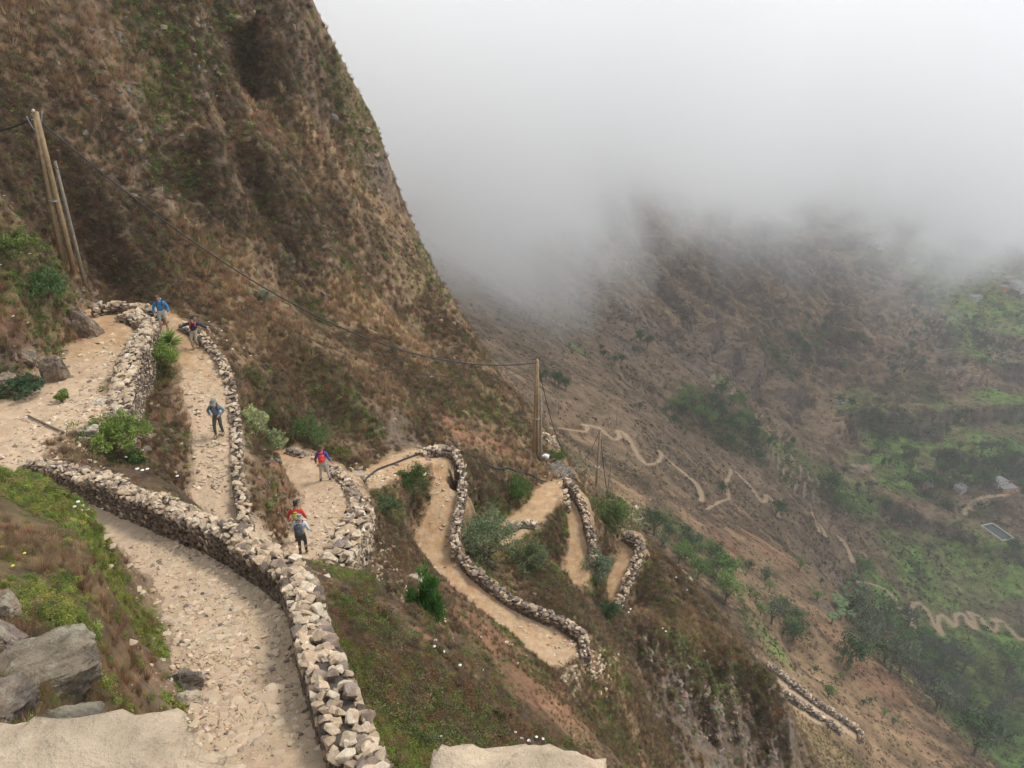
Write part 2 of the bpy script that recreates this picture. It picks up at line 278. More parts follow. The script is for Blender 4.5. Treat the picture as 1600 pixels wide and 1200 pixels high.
# ---------------------------------------------------------------- what grows where (real patches of the hillside)
# (px, py, radius in photo px, kind, strength): G green, V field green, D dark dry scrub, T tan grass, R red earth, K bare rock, L pale rubble
PATCH = [
 (420,195,45,'T',.9),(480,225,40,'T',.9),(540,265,35,'T',.8),(585,300,25,'T',.7),(350,440,60,'T',.8),(420,470,50,'T',.7),(560,480,45,'T',.9),(620,510,45,'T',.9),(650,560,40,'T',.6),(300,380,40,'T',.5),(430,520,50,'T',.5),(60,30,70,'T',.4),(190,90,40,'T',.5),
 (235,430,60,'D',1),(150,320,60,'D',.9),(480,270,80,'D',.9),(420,330,80,'D',.9),(330,300,60,'D',.6),(520,360,60,'D',.8),(600,545,45,'D',.9),(400,640,60,'D',.9),(480,610,55,'D',.8),(650,600,45,'D',.7),(40,230,60,'D',.8),(80,130,60,'D',.6),(30,330,40,'D',.8),(300,100,60,'D',.5),(690,500,30,'D',.6),(700,400,30,'D',.6),(440,190,60,'D',.4),(330,560,40,'D',.7),
 (250,75,45,'G',.7),(230,40,30,'G',.5),(270,275,28,'G',.8),(345,20,30,'G',.5),(340,90,22,'G',.6),(300,65,20,'G',.5),(540,130,35,'G',.6),(565,185,35,'G',.7),(545,90,20,'G',.5),(560,250,20,'G',.7),(575,290,16,'G',.7),(660,400,26,'G',.6),(550,430,30,'G',.4),(530,620,40,'G',.6),(560,660,30,'G',.7),(700,580,26,'G',.6),(740,600,24,'G',.7),(745,640,22,'G',.6),(790,650,30,'G',.5),(640,420,26,'G',.4),(240,160,25,'G',.5),(480,480,24,'G',.5),(330,390,22,'G',.6),(490,560,26,'G',.4),(710,640,20,'G',.5),(680,440,18,'G',.6),
 (592,270,26,'K',.9),(585,230,18,'R',.8),(720,670,34,'R',.9),(780,700,30,'R',.7),(640,690,50,'K',.7),(200,280,30,'K',.4),(235,310,26,'K',.5),(710,610,20,'R',.6),(215,160,26,'K',.6),(245,220,24,'K',.5),(750,610,12,'T',.7),(345,60,16,'K',.5),(370,90,18,'K',.4),(600,600,50,'T',.5),(300,290,25,'K',.4),
 (60,445,55,'G',1),(20,380,35,'G',.9),(90,420,30,'G',.8),(60,520,20,'G',.6),(20,610,24,'G',.7),(50,590,16,'G',.5),(15,500,30,'R',.5),(85,585,26,'K',.9),(130,480,24,'K',.8),(10,570,24,'K',.6),(120,425,20,'T',.8),(105,530,18,'T',.8),
 (250,575,26,'G',1),(265,545,14,'G',1),(235,625,22,'D',.6),(285,690,20,'G',.6),(180,680,36,'G',1),(200,720,24,'G',.8),(215,650,16,'G',.6),(260,650,20,'R',.5),(300,660,12,'T',.8),(410,675,34,'G',.9),(420,640,20,'G',.6),(480,670,30,'G',.8),(425,760,20,'G',.7),(420,800,20,'T',.6),(440,740,20,'R',.7),(400,740,18,'R',.5),(385,600,20,'T',.6),(440,790,14,'R',.7),(400,590,14,'G',.5),
 (60,775,90,'G',1),(180,800,70,'G',1),(185,890,55,'G',1),(60,900,70,'G',1),(20,820,50,'G',.8),(100,950,50,'G',.7),(200,960,45,'G',.9),(30,850,50,'T',.7),(110,870,45,'T',.9),(140,920,40,'T',.7),(250,980,40,'T',.6),(280,1010,26,'G',.9),(270,1100,30,'G',.9),(180,1060,40,'R',.7),(240,1060,40,'R',.6),(150,1060,26,'G',.7),(230,930,20,'R',.6),(300,1080,16,'G',.6),
 (640,850,50,'D',.8),(720,880,45,'D',.9),(640,900,40,'T',.5),(770,920,22,'G',.9),(745,900,18,'G',.9),(800,990,26,'G',.8),(780,1010,50,'R',.8),(850,1080,60,'R',.7),(760,1040,40,'G',.4),(740,970,40,'R',.6),(830,1040,26,'G',.5),(920,1060,50,'R',.6),(940,1100,45,'D',.4),(890,1060,22,'L',.7),(600,900,40,'L',.5),(640,940,26,'L',.4),(590,870,24,'L',.5),(550,870,26,'G',.5),(610,790,26,'G',.8),(570,900,22,'G',.6),(960,1150,45,'G',.4),(900,1140,45,'T',.6),
 (600,1020,90,'D',.7),(700,1100,100,'D',.7),(560,950,50,'G',.7),(600,1150,90,'G',.75),(680,1160,90,'G',.75),(750,1140,70,'G',.7),(560,1040,50,'G',.8),(650,1080,60,'G',.6),(640,1080,60,'T',.4),(540,900,40,'G',.6),
 (770,850,60,'G',.9),(830,870,50,'G',.8),(750,740,40,'D',1),(720,790,24,'D',.8),(810,765,20,'G',.9),(645,745,22,'G',.9),(650,780,30,'D',.7),(690,870,24,'T',.5),(860,830,28,'D',.8),(880,820,18,'G',.7),(930,890,30,'G',.9),(955,810,34,'G',1),(850,740,26,'R',.5),(780,800,24,'G',.8),(830,800,20,'T',.7),(590,770,24,'G',.6),(620,745,16,'T',.5),
 (870,920,50,'D',1),(1060,1000,30,'G',.5),(1010,960,26,'T',.6),(1130,1000,26,'T',.7),(960,1040,30,'G',.5),(930,930,26,'D',.9),(910,960,26,'G',.5),(960,990,30,'D',.8),(1030,930,34,'D',.8),(1040,880,26,'D',.7),(1050,960,26,'G',.6),(1020,900,20,'G',.6),(1110,950,40,'D',1),(1150,1000,40,'D',1),(1080,980,26,'T',.7),(1100,1010,34,'G',.5),(1170,1040,26,'G',.5),(1120,1060,30,'G',.4),(900,720,30,'G',.5),(880,750,20,'T',.6),(930,750,20,'T',.6),(870,700,14,'G',.7),
 (1020,1040,40,'K',1),(1060,1090,60,'K',1),(1110,1110,70,'K',1),(1170,1120,60,'K',.9),(1200,1160,50,'K',.9),(1010,990,26,'K',.9),(1190,1080,26,'D',.6),(1130,1160,60,'K',1),(1050,1160,50,'K',.9),
 (1060,660,20,'G',.8),(1110,630,36,'G',1),(1130,655,40,'G',1),(1180,685,30,'G',.9),(1220,700,30,'V',.8),(1160,700,20,'G',.8),(1135,605,22,'V',.7),(1250,720,30,'V',.6),(1300,760,40,'G',.8),(1330,770,34,'V',.6),(1370,740,34,'V',.7),(1395,700,34,'V',1),(1400,740,34,'V',1),(1440,690,44,'V',.9),(1500,720,40,'V',.8),(1560,700,40,'V',1),(1490,770,34,'G',.9),(1540,740,34,'G',.8),(1350,660,30,'V',.8),(1350,620,24,'V',.5),(1420,640,24,'V',.5),(1480,640,30,'V',.5),(1590,620,40,'V',1),(1380,660,34,'D',.5),(1300,650,34,'T',.6),(1330,690,26,'T',.7),(1280,620,26,'T',.6),
 (1550,500,60,'V',1),(1590,560,50,'V',1),(1500,450,44,'V',.8),(1450,400,40,'V',.7),(1400,350,34,'V',.5),(1560,420,44,'V',.7),(1330,330,60,'V',.5),(1250,280,60,'V',.5),(1480,520,26,'G',.6),(1510,545,26,'G',.6),(1440,600,30,'G',.6),(1300,540,34,'D',.5),(1240,390,60,'D',.5),
 (1450,900,50,'V',.8),(1530,890,50,'V',.9),(1590,900,40,'V',.9),(1480,1000,44,'V',.7),(1560,1020,44,'V',.8),(1380,930,34,'V',1),(1340,930,30,'G',.9),(1360,990,44,'G',1),(1400,1040,44,'G',1),(1450,1050,50,'D',.9),(1480,1090,40,'D',.8),(1520,1080,40,'V',.8),(1560,1150,60,'V',.8),(1590,1100,40,'G',.9),(1500,1140,40,'G',.9),(1420,1000,30,'G',.9),(1500,1020,30,'D',.6),(1540,830,24,'T',.6),(1540,850,34,'V',.5),(1580,800,34,'D',.7),(1380,830,50,'D',.5),(1350,870,50,'R',.4),
 (1060,820,26,'G',.8),(1030,830,24,'G',.9),(1100,850,30,'G',.8),(1120,900,30,'G',.9),(1080,870,26,'G',.6),(1150,860,34,'R',.6),(1200,860,34,'R',.5),(1240,960,30,'G',.6),(1190,990,30,'G',.7),(1220,1020,24,'V',.5),(1260,1090,60,'T',.9),(1330,1130,50,'T',.8),(1230,1040,30,'T',.8),(1290,1170,50,'G',.4),(1400,1180,50,'T',.6),(1370,1060,40,'R',.6),(1300,1060,50,'T',.6),(1330,1020,34,'R',.6),(1280,850,30,'D',.6),(1300,900,26,'K',.8),(1290,950,20,'K',.7),
 (900,700,30,'D',.5),(985,582,14,'D',1),(1022,610,14,'D',1),(1250,762,18,'D',1),(1290,795,18,'D',1),(1325,832,18,'D',1),(1180,708,18,'G',1),(1150,690,16,'G',1),(1225,740,16,'G',1),(950,575,14,'G',.6),(880,540,14,'D',.8),(1000,590,60,'T',.3),(660,990,16,'R',.8),(700,960,26,'R',.6),(820,1080,40,'R',.7),(760,960,30,'R',.5),(440,770,20,'R',.8),(430,820,14,'T',.6),(690,640,26,'R',.5),(980,740,40,'D',.8),(1020,690,30,'D',.5),(1100,730,40,'D',.6),(1150,770,30,'D',.6),(930,620,60,'T',.4),(840,560,40,'D',.5),(900,560,50,'T',.4),
 (900,460,60,'K',.8),(850,420,50,'K',.8),(950,520,50,'K',.8),(1000,500,50,'K',.6),(1130,560,50,'K',.8),(1080,560,40,'K',.6),(1200,420,60,'K',.6),(1290,420,40,'K',.5),(1150,330,60,'K',.5),(1430,610,26,'K',.7),(900,545,16,'V',.8),(1000,460,60,'T',.3),(1210,560,26,'G',.6),(1240,590,26,'G',.5),
]
KINDS = 'GVDTRKL'
Wt = {k: np.zeros(X.shape, np.float32) for k in KINDS}
wob = 0.55 + 0.9 * fbm(X, Y, 1.6, 3, 81) * (RAD < 150) + (RAD >= 150) * 0.9 * fbm(X, Y, 14, 4, 82)
for px, py, rp, kd, st in PATCH:
    h = hit(px, py, 5.0)
    if h is None: continue
    Rw = rp / F * np.linalg.norm(h) * 1.15; r0 = math.hypot(h[0], h[1]); az0 = math.atan2(h[0], h[1])
    da = Rw * 2.6 / r0; i0, i1 = np.searchsorted(AZ, [az0 - da, az0 + da])
    j0, j1 = np.searchsorted(LR, [math.log(max(1.3, r0 - 3.2 * Rw)), math.log(r0 + 3.2 * Rw)])
    S = (slice(i0, i1), slice(j0, j1))
    dd = np.sqrt((X[S] - h[0]) ** 2 + (Y[S] - h[1]) ** 2 + ((Z[S] - h[2]) * 0.8) ** 2) / Rw
    v = st * sstep(1.7, 0.5, dd * (1.5 - 0.5 * wob[S])) * np.clip(wob[S] * 1.1, 0, 1.25)
    Wt[kd][S] = np.maximum(Wt[kd][S], v)
crag = Wt['K'] * ((RAD > 40) & (RAD < 80)) * calm; Z = Z + crag * (fbm(X * 1.5, Y * .8, 2.6, 4, 65, True) - .6) * 2.2
def mixc(a, b, k): return a * (1 - k[..., None]) + np.asarray(b) * k[..., None]
nbig = np.where(RAD < 150, fbm(X, Y + Z * 0.5, 9, 4, 91), fbm(X, Y + Z * 0.5, 55, 4, 92)); nmid = np.where(RAD < 150, fbm(X, Y - Z * 0.4, 2.4, 4, 93), fbm(X, Y - Z * 0.4, 14, 4, 94))
nfin = np.where(RAD < 150, fbm(X - Z * 0.5, Y, 0.7, 3, 95), fbm(X, Y, 4.5, 3, 96))
VC = np.zeros(X.shape + (3,)) + np.array((0.215, 0.148, 0.088))
VC = mixc(VC, (0.15, 0.10, 0.064), sstep(.40, .58, nmid))
VC = mixc(VC, (0.35, 0.225, 0.13), sstep(.52, .68, nfin) * .7)
dk = np.clip(sstep(.48, .62, nbig) * .75 + Wt['D'] - Wt['T'] * .6, 0, 1) * (0.55 + 0.45 * sstep(.35, .6, nmid))
VC = mixc(VC, (0.092, 0.064, 0.043), dk * .9)
VC = mixc(VC, (0.40, 0.265, 0.15), Wt['T'] * (0.45 + 0.55 * sstep(.35, .6, nmid)))
VC = mixc(VC, (0.36, 0.185, 0.11), Wt['R'] * .75)
VC = np.where((RAD > 130)[..., None], mixc(VC, (0.19, 0.145, 0.12), Wt['K'] * .9), mixc(VC, (0.20, 0.155, 0.12), Wt['K'] * (.5 + .5 * sstep(.4, .6, nfin))))
VC = mixc(VC, (0.45, 0.35, 0.25), Wt['L'] * sstep(.35, .55, nfin))
VC = mixc(VC, (0.1, 0.115, 0.04), np.clip(Wt['G'], 0, 1) * (0.25 + 0.45 * sstep(.3, .55, nmid)))
VC = mixc(VC, (0.18, 0.28, 0.065), np.clip(Wt['V'], 0, 1) * (0.5 + 0.5 * sstep(.3, .6, nfin)))
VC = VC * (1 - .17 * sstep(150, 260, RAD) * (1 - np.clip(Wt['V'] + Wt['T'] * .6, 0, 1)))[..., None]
# the rock of steep faces
sl2 = np.abs(np.gradient(Z, axis=1) / np.gradient(RAD, axis=1))
fs = sstep(150, 260, RAD); VC = np.where((fs > 0)[..., None], mixc(VC, (0.125, 0.098, 0.088), fs * sstep(.75, 1.5, sl2) * .7), VC); VC = np.where((fs > 0)[..., None], mixc(VC, (0.30, 0.22, 0.145), fs * sstep(.45, .15, sl2) * .45 * (1 - np.clip(Wt['V'] + Wt['G'], 0, 1))), VC)
steep = sstep(1.1, 2.2, sl2) * (RAD > 30)
VC = mixc(VC, (0.19, 0.135, 0.105), steep * .45 * (1 - np.clip(Wt['G'], 0, 1)))
# terraces on the far slope: pale walls between planted strips
for px, py, rp, stp in [(1440,500,34,2.6),(1450,570,44,2.2),(1250,725,34,1.8),(1240,745,34,1.8),(1500,580,40,2.4),(1130,600,26,2.0),(1570,540,40,3),(1350,740,30,2),(1530,800,30,2.5),(1210,670,30,2.0)]:
    h = hit(px, py, 150)
    if h is None: continue
    Rw = rp / F * np.linalg.norm(h)
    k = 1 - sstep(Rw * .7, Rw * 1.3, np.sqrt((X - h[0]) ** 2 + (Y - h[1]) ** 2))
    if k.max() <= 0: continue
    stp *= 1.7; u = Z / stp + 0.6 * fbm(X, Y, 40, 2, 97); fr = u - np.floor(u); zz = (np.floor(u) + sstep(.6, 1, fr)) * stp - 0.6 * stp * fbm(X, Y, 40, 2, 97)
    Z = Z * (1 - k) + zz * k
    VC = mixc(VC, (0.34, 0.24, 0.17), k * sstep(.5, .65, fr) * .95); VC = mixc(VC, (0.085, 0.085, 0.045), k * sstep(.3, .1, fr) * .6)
gravel = fbm(X, Y, 0.35, 3, 101)
pc = mixc(np.zeros(X.shape + (3,)) + np.array((0.46, 0.295, 0.165)), (0.50, 0.35, 0.215), sstep(.4, .65, gravel))
pale = 1 - sstep(24, 34, RAD); pc = mixc(pc, (0.57, 0.435, 0.305), pale * .75)
left_low = sstep(-4.0, -9.0, X) * sstep(39, 33, RAD); pc = mixc(pc, (0.56, 0.425, 0.30), left_low * .6)
VC = mixc(VC, (0, 0, 0), np.zeros(X.shape)); ts = (trail_soft * 0.75)[..., None]
VC = VC * (1 - ts) + pc * ts
VC = np.where(trail_m[..., None], pc, VC)
VC = mixc(VC, (0.43, 0.31, 0.20), far_soft)
def nd(t, ty, **kw):
    x = t.nodes.new(ty)
    for k, v in kw.items():
        if k in x.inputs.keys(): x.inputs[k].default_value = v
        else: setattr(x, k, v)
    return x
def earth_material(name, lo, hi, sc, bump, stones=0.0):
    m = bpy.data.materials.new(name); m.use_nodes = True; t = m.node_tree; L = t.links.new
    b = t.nodes['Principled BSDF']; b.inputs['Roughness'].default_value = 0.95; b.inputs['Specular IOR Level'].default_value = 0.15
    a = nd(t, 'ShaderNodeAttribute', attribute_name='Col'); g = nd(t, 'ShaderNodeNewGeometry')
    n1 = nd(t, 'ShaderNodeTexNoise', Scale=sc, Detail=9.0, Roughness=0.72); L(g.outputs['Position'], n1.inputs['Vector'])
    r1 = nd(t, 'ShaderNodeMapRange'); r1.inputs['From Min'].default_value = 0.34; r1.inputs['From Max'].default_value = 0.68; r1.inputs['To Min'].default_value = lo; r1.inputs['To Max'].default_value = hi
    L(n1.outputs['Fac'], r1.inputs['Value'])
    v = nd(t, 'ShaderNodeVectorMath', operation='SCALE'); L(a.outputs['Color'], v.inputs[0]); L(r1.outputs[0], v.inputs['Scale'])
    n2 = nd(t, 'ShaderNodeTexNoise', Scale=sc * 3.1, Detail=5.0, Roughness=0.7); L(g.outputs['Position'], n2.inputs['Vector'])
    hs = nd(t, 'ShaderNodeHueSaturation'); r2 = nd(t, 'ShaderNodeMapRange'); r2.inputs['To Min'].default_value = 0.47; r2.inputs['To Max'].default_value = 0.53
    L(n2.outputs['Fac'], r2.inputs['Value']); L(r2.outputs[0], hs.inputs['Hue']); L(v.outputs[0], hs.inputs['Color'])
    col = hs.outputs[0]; hgt = n1.outputs['Fac']
    if stones:
        vo = nd(t, 'ShaderNodeTexVoronoi', Scale=stones, feature='DISTANCE_TO_EDGE'); vo2 = nd(t, 'ShaderNodeTexVoronoi', Scale=stones)
        ns = nd(t, 'ShaderNodeTexNoise', Scale=stones * .7, Detail=2.0); vm = nd(t, 'ShaderNodeMixRGB', blend_type='LINEAR_LIGHT'); vm.inputs[0].default_value = 0.12
        L(g.outputs['Position'], vm.inputs[1]); L(ns.outputs['Color'], vm.inputs[2])
        for q in (vo, vo2): L(vm.outputs[0], q.inputs['Vector'])
        rj = nd(t, 'ShaderNodeMapRange'); rj.inputs['From Max'].default_value = 0.09; rj.inputs['To Min'].default_value = 0.9; rj.inputs['To Max'].default_value = 1.0; L(vo.outputs['Distance'], rj.inputs['Value'])
        rb = nd(t, 'ShaderNodeMapRange'); rb.inputs['To Min'].default_value = 0.9; rb.inputs['To Max'].default_value = 1.08; L(vo2.outputs['Color'], rb.inputs['Value'])
        mu = nd(t, 'ShaderNodeMath', operation='MULTIPLY'); L(rj.outputs[0], mu.inputs[0]); L(rb.outputs[0], mu.inputs[1])
        # stones show only in worn places
        nw = nd(t, 'ShaderNodeTexNoise', Scale=0.7, Detail=3.0); L(g.outputs['Position'], nw.inputs['Vector'])
        rw = nd(t, 'ShaderNodeMapRange'); rw.inputs['From Min'].default_value = 0.42; rw.inputs['From Max'].default_value = 0.58; L(nw.outputs['Fac'], rw.inputs['Value'])
        mf = nd(t, 'ShaderNodeMix'); mf.inputs[2].default_value = 1.0; L(rw.outputs[0], mf.inputs[0]); L(mu.outputs[0], mf.inputs[3])
        v2 = nd(t, 'ShaderNodeVectorMath', operation='SCALE'); L(col, v2.inputs[0]); L(mf.outputs[0], v2.inputs['Scale']); col = v2.outputs[0]
        ad = nd(t, 'ShaderNodeMath', operation='MULTIPLY_ADD'); ad.inputs[1].default_value = 0.8; L(mf.outputs[0], ad.inputs[0]); L(n1.outputs['Fac'], ad.inputs[2]); hgt = ad.outputs[0]
    L(col, b.inputs['Base Color'])
    bp = nd(t, 'ShaderNodeBump', Strength=1.0, Distance=bump); L(hgt, bp.inputs['Height']); L(bp.outputs[0], b.inputs['Normal'])
    return m
M_ground = earth_material('dry_hillside', 0.55, 1.5, 1.7, 0.35); M_hill = earth_material('far_hillside', 0.5, 1.55, 0.16, 3.0); M_path = earth_material('trodden_dirt_and_stones', 0.8, 1.16, 2.2, 0.07, 5.5)
idx = np.arange(nA * nL).reshape(nA, nL)
quads = np.stack([idx[:-1, :-1], idx[1:, :-1], idx[1:, 1:], idx[:-1, 1:]], -1).reshape(-1, 4)
CO = np.stack([X, Y, Z], -1).reshape(-1, 3); VCf = VC.reshape(-1, 3)
fm = lambda m: (m[:-1, :-1] & m[1:, :-1] & m[1:, 1:] & m[:-1, 1:]).ravel()
def sub(name, sel, mat):
    f = quads[sel]; u, inv = np.unique(f, return_inverse=True)
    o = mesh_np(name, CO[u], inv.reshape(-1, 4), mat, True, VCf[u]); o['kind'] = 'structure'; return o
isp = fm(trail_m | far_m); isn = fm(RAD < 128)
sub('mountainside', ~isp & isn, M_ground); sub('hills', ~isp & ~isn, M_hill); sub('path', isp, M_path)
#@@SCATTER
def leaf_protos(kind, n, nfaces, size, seed):
    """tufts: unit-sized bundles of leaves or blades"""
    out = []
    for k in range(n):
        g = np.random.default_rng(seed + k); m = nfaces
        if kind == 'grass':
            a = g.uniform(0, 6.283, m); r = g.uniform(0, .22, m); L = g.uniform(.35, 1.0, m); lean = g.uniform(.1, .8, m)
            b = np.stack([r * np.cos(a), r * np.sin(a), np.full(m, -.08)], -1); t = b + np.stack([np.cos(a) * L * np.sin(lean), np.sin(a) * L * np.sin(lean), L * np.cos(lean)], -1)
            s = np.stack([-np.sin(a), np.cos(a), 0 * a], -1) * size * .5
            co = np.stack([b - s, b + s, t], 1); sh = g.uniform(.75, 1.25, m)
        else:
            u = g.normal(size=(m, 3)); u /= np.linalg.norm(u, axis=1, keepdims=True); u[:, 2] = np.abs(u[:, 2])
            lump = 0.75 + .35 * np.sin(u[:, 0] * 4 + k) * np.cos(u[:, 1] * 5 - k)
            rad = g.uniform(.35, 1, m) ** .6 * lump * .55; c = u * rad[:, None]; c[:, 2] = c[:, 2] * 1.05 - .06
            if kind == 'twig':
                d = u + g.normal(size=(m, 3)) * .5; d /= np.linalg.norm(d, axis=1, keepdims=True); e = np.cross(d, g.normal(size=(m, 3))); e /= np.linalg.norm(e, axis=1, keepdims=True)
                L = g.uniform(.6, 1.5, m)[:, None] * size * 2.2; co = np.stack([c - d * L - e * size * .16, c - d * L + e * size * .16, c + d * L], 1)
            else:
                d = g.normal(size=(m, 3)); d[:, 2] *= .6; d /= np.linalg.norm(d, axis=1, keepdims=True); e = np.cross(d, g.normal(size=(m, 3))); e /= np.linalg.norm(e, axis=1, keepdims=True)
                L = g.uniform(.6, 1.4, m)[:, None] * size; co = np.stack([c - d * L - e * L * .1, c + e * L * .55, c + d * L], 1)
            sh = g.uniform(.7, 1.3, m)
        me_ = mesh_np('tuft', co.reshape(-1, 3), np.arange(3 * m).reshape(m, 3), None, False, np.repeat(sh, 3)[:, None] * np.ones(3), link=False)
        out.append(me_)
    return out
def leaf_material(name, rough=0.75, trans=0.25):
    m = bpy.data.materials.new(name); m.use_nodes = True; t = m.node_tree; L = t.links.new; b = t.nodes['Principled BSDF']
    b.inputs['Roughness'].default_value = rough; b.inputs['Specular IOR Level'].default_value = 0.2
    a = nd(t, 'ShaderNodeAttribute', attribute_name='Col'); i = nd(t, 'ShaderNodeAttribute', attribute_name='tint', attribute_type='INSTANCER')
    v = nd(t, 'ShaderNodeVectorMath', operation='MULTIPLY'); L(a.outputs['Color'], v.inputs[0]); L(i.outputs['Color'], v.inputs[1]); L(v.outputs[0], b.inputs['Base Color'])
    if trans:
        tr_ = nd(t, 'ShaderNodeBsdfTranslucent'); L(v.outputs[0], tr_.inputs['Color']); ms = nd(t, 'ShaderNodeMixShader'); ms.inputs[0].default_value = trans
        L(b.outputs[0], ms.inputs[1]); L(tr_.outputs[0], ms.inputs[2]); L(ms.outputs[0], t.nodes['Material Output'].inputs['Surface'])
    return m
M_leaf = leaf_material('leaves_and_stems')
def stuff(name, pts, scl, tint, protos, mat, label, tilt=0.25, zs=None):
    me = bpy.data.meshes.new(name + '_points'); me.vertices.add(len(pts)); me.vertices.foreach_set('co', np.asarray(pts, np.float32).ravel())
    for nm, ty, key, val in (('scl', 'FLOAT_VECTOR', 'vector', (np.stack([scl, scl, scl * (rng.uniform(.7, 1.1, len(pts)) if zs is None else zs)], -1))),
                             ('rot', 'FLOAT_VECTOR', 'vector', np.stack([rng.normal(0, tilt, len(pts)), rng.normal(0, tilt, len(pts)), rng.uniform(0, 6.28, len(pts))], -1)),
                             ('tint', 'FLOAT_COLOR', 'color', np.concatenate([tint, np.ones((len(pts), 1))], 1))):
        at = me.attributes.new(nm, ty, 'POINT'); at.data.foreach_set(key, np.asarray(val, np.float32).ravel())
    at = me.attributes.new('idx', 'INT', 'POINT'); at.data.foreach_set('value', rng.integers(0, len(protos), len(pts)).astype(np.int32))
    o = bpy.data.objects.new(name, me); COL.objects.link(o); o['kind'] = 'stuff'; o['label'] = label
    pc_ = bpy.data.collections.new(name + '_kinds')
    for p in protos:
        p.data.materials.clear(); p.data.materials.append(mat); pc_.objects.link(p)
    ng = bpy.data.node_groups.new(name, 'GeometryNodeTree'); ng.interface.new_socket('Geometry', in_out='INPUT', socket_type='NodeSocketGeometry'); ng.interface.new_socket('Geometry', in_out='OUTPUT', socket_type='NodeSocketGeometry')
    N = ng.nodes.new; L = ng.links.new; gi = N('NodeGroupInput'); go = N('NodeGroupOutput'); ip = N('GeometryNodeInstanceOnPoints'); ci = N('GeometryNodeCollectionInfo')
    ci.inputs['Collection'].default_value = pc_; ci.inputs['Separate Children'].default_value = True; ci.inputs['Reset Children'].default_value = True; ip.inputs['Pick Instance'].default_value = True
    def at_(nm, ty):
        a = N('GeometryNodeInputNamedAttribute'); a.data_type = ty; a.inputs['Name'].default_value = nm
        return [x for x in a.outputs if x.enabled and x.name == 'Attribute'][0]
    mp = N('GeometryNodeMeshToPoints'); L(gi.outputs[0], mp.inputs[0]); L(mp.outputs[0], ip.inputs['Points']); L(ci.outputs[0], ip.inputs['Instance'])
    L(at_('idx', 'INT'), ip.inputs['Instance Index']); L(at_('rot', 'FLOAT_VECTOR'), ip.inputs['Rotation']); L(at_('scl', 'FLOAT_VECTOR'), ip.inputs['Scale']); L(ip.outputs[0], go.inputs[0])
    md = o.modifiers.new('plants', 'NODES'); md.node_group = ng
    return o
def gat(G, az, lr):
    i = np.clip(((az - AZ[0]) / 0.0016).astype(int), 0, nA - 1); j = np.clip(np.searchsorted(LR, lr), 0, nL - 1); return G[i, j]
def cast_pts(n, r0, r1, s):
    g = np.random.default_rng(s); n2 = int(n * .65); az = g.uniform(-0.8, 0.8, n - n2); lr = g.uniform(math.log(r0), math.log(r1), n - n2)
    j0, j1 = np.searchsorted(LR, [math.log(r0), math.log(r1)]); w_ = np.clip(np.diff((Z / RAD)[:, j0:j1], axis=1), 0, None); c = np.cumsum(w_.ravel()); k = np.searchsorted(c, g.uniform(0, c[-1], n2)); k = np.minimum(k, w_.size - 1)
    az = np.concatenate([az, AZ[k // w_.shape[1]] + g.uniform(0, .0016, n2)]); jj = j0 + k % w_.shape[1]; lr = np.concatenate([lr, LR[jj] + (LR[jj + 1] - LR[jj]) * g.uniform(0, 1, n2)]); r = np.exp(lr)
    x, y = r * np.sin(az), r * np.cos(az); return az, lr, r, x, y, Zat(x, y)
# nothing of the ground beyond the rims that hide it needs plants: keep what can be seen, with a margin
QM = np.maximum.accumulate(Z / RAD, axis=1)
def seen(az, lr, z, r, slack): return (z + slack) / r >= gat(QM, az, lr) - 1e-9
off = np.minimum.reduce([d - hw for d, z, hw in tr])
def pal(g, cols, n, j=.18):
    c = np.array(cols)[g.integers(0, len(cols), n)]; return c * (1 + g.normal(0, j, (n, 1))) * (1 + g.normal(0, j * .35, (n, 3)))
GREENS = [(.15,.20,.045),(.20,.25,.06),(.10,.15,.04),(.25,.27,.08),(.13,.19,.06)]
DRYS = [(.18,.125,.078),(.135,.095,.06),(.235,.165,.10),(.105,.078,.05),(.15,.125,.07)]
RUST = [(.26,.13,.07),(.22,.12,.06),(.19,.14,.05)]
TANS = [(.46,.31,.18),(.40,.26,.15),(.33,.21,.125),(.50,.36,.22)]
def plant_layer(tag_, n, r0, r1, seed, protos, sizef, flt):
    az, lr, r, x, y, z = cast_pts(n, r0, r1, seed); g = np.random.default_rng(seed + 1)
    G_, D_, T_, R_, K_, L_, V_ = [gat(Wt[k], az, lr) for k in 'GDTRKLV']; nb, nm = gat(nbig, az, lr), gat(nmid, az, lr)
    of = gat(off, az, lr); keep = (of > 0.12) & ~gat(far_m, az, lr) & seen(az, lr, z, r, 0.012 * r + .5)
    keep &= g.uniform(size=n) < flt(G_, D_, T_, R_, K_, L_, V_, nb, nm, of, x, y, z, r)
    return az[keep], lr[keep], r[keep], x[keep], y[keep], z[keep], G_[keep], D_[keep], T_[keep], V_[keep], sizef(r[keep], g, keep.sum()), g
near_twig = leaf_protos('twig', 4, 420, .042, 100) ; near_leaf = leaf_protos('leaf', 4, 380, .05, 110); near_grass = leaf_protos('grass', 4, 150, .022, 120)
mid_twig = leaf_protos('twig', 5, 110, .085, 130); mid_leaf = leaf_protos('leaf', 5, 100, .1, 140); mid_grass = leaf_protos('grass', 4, 60, .05, 150)
far_tuft = leaf_protos('leaf', 4, 36, .2, 160)
def layer(nm, label, n, r0, r1, seed, protos, sizef, flt, tintf, tilt=.25, sink=0.05):
    az, lr, r, x, y, z, G_, D_, T_, V_, s, g = plant_layer(nm, n, r0, r1, seed, protos, sizef, flt)
    tint = np.clip(tintf(g, len(x), G_, D_, T_, V_, *([x] if tintf.__code__.co_argcount > 6 else [])), .01, .8)
    stuff(nm, np.stack([x, y, z - sink * s], -1), s, tint, protos, M_leaf, label, tilt)
    pass
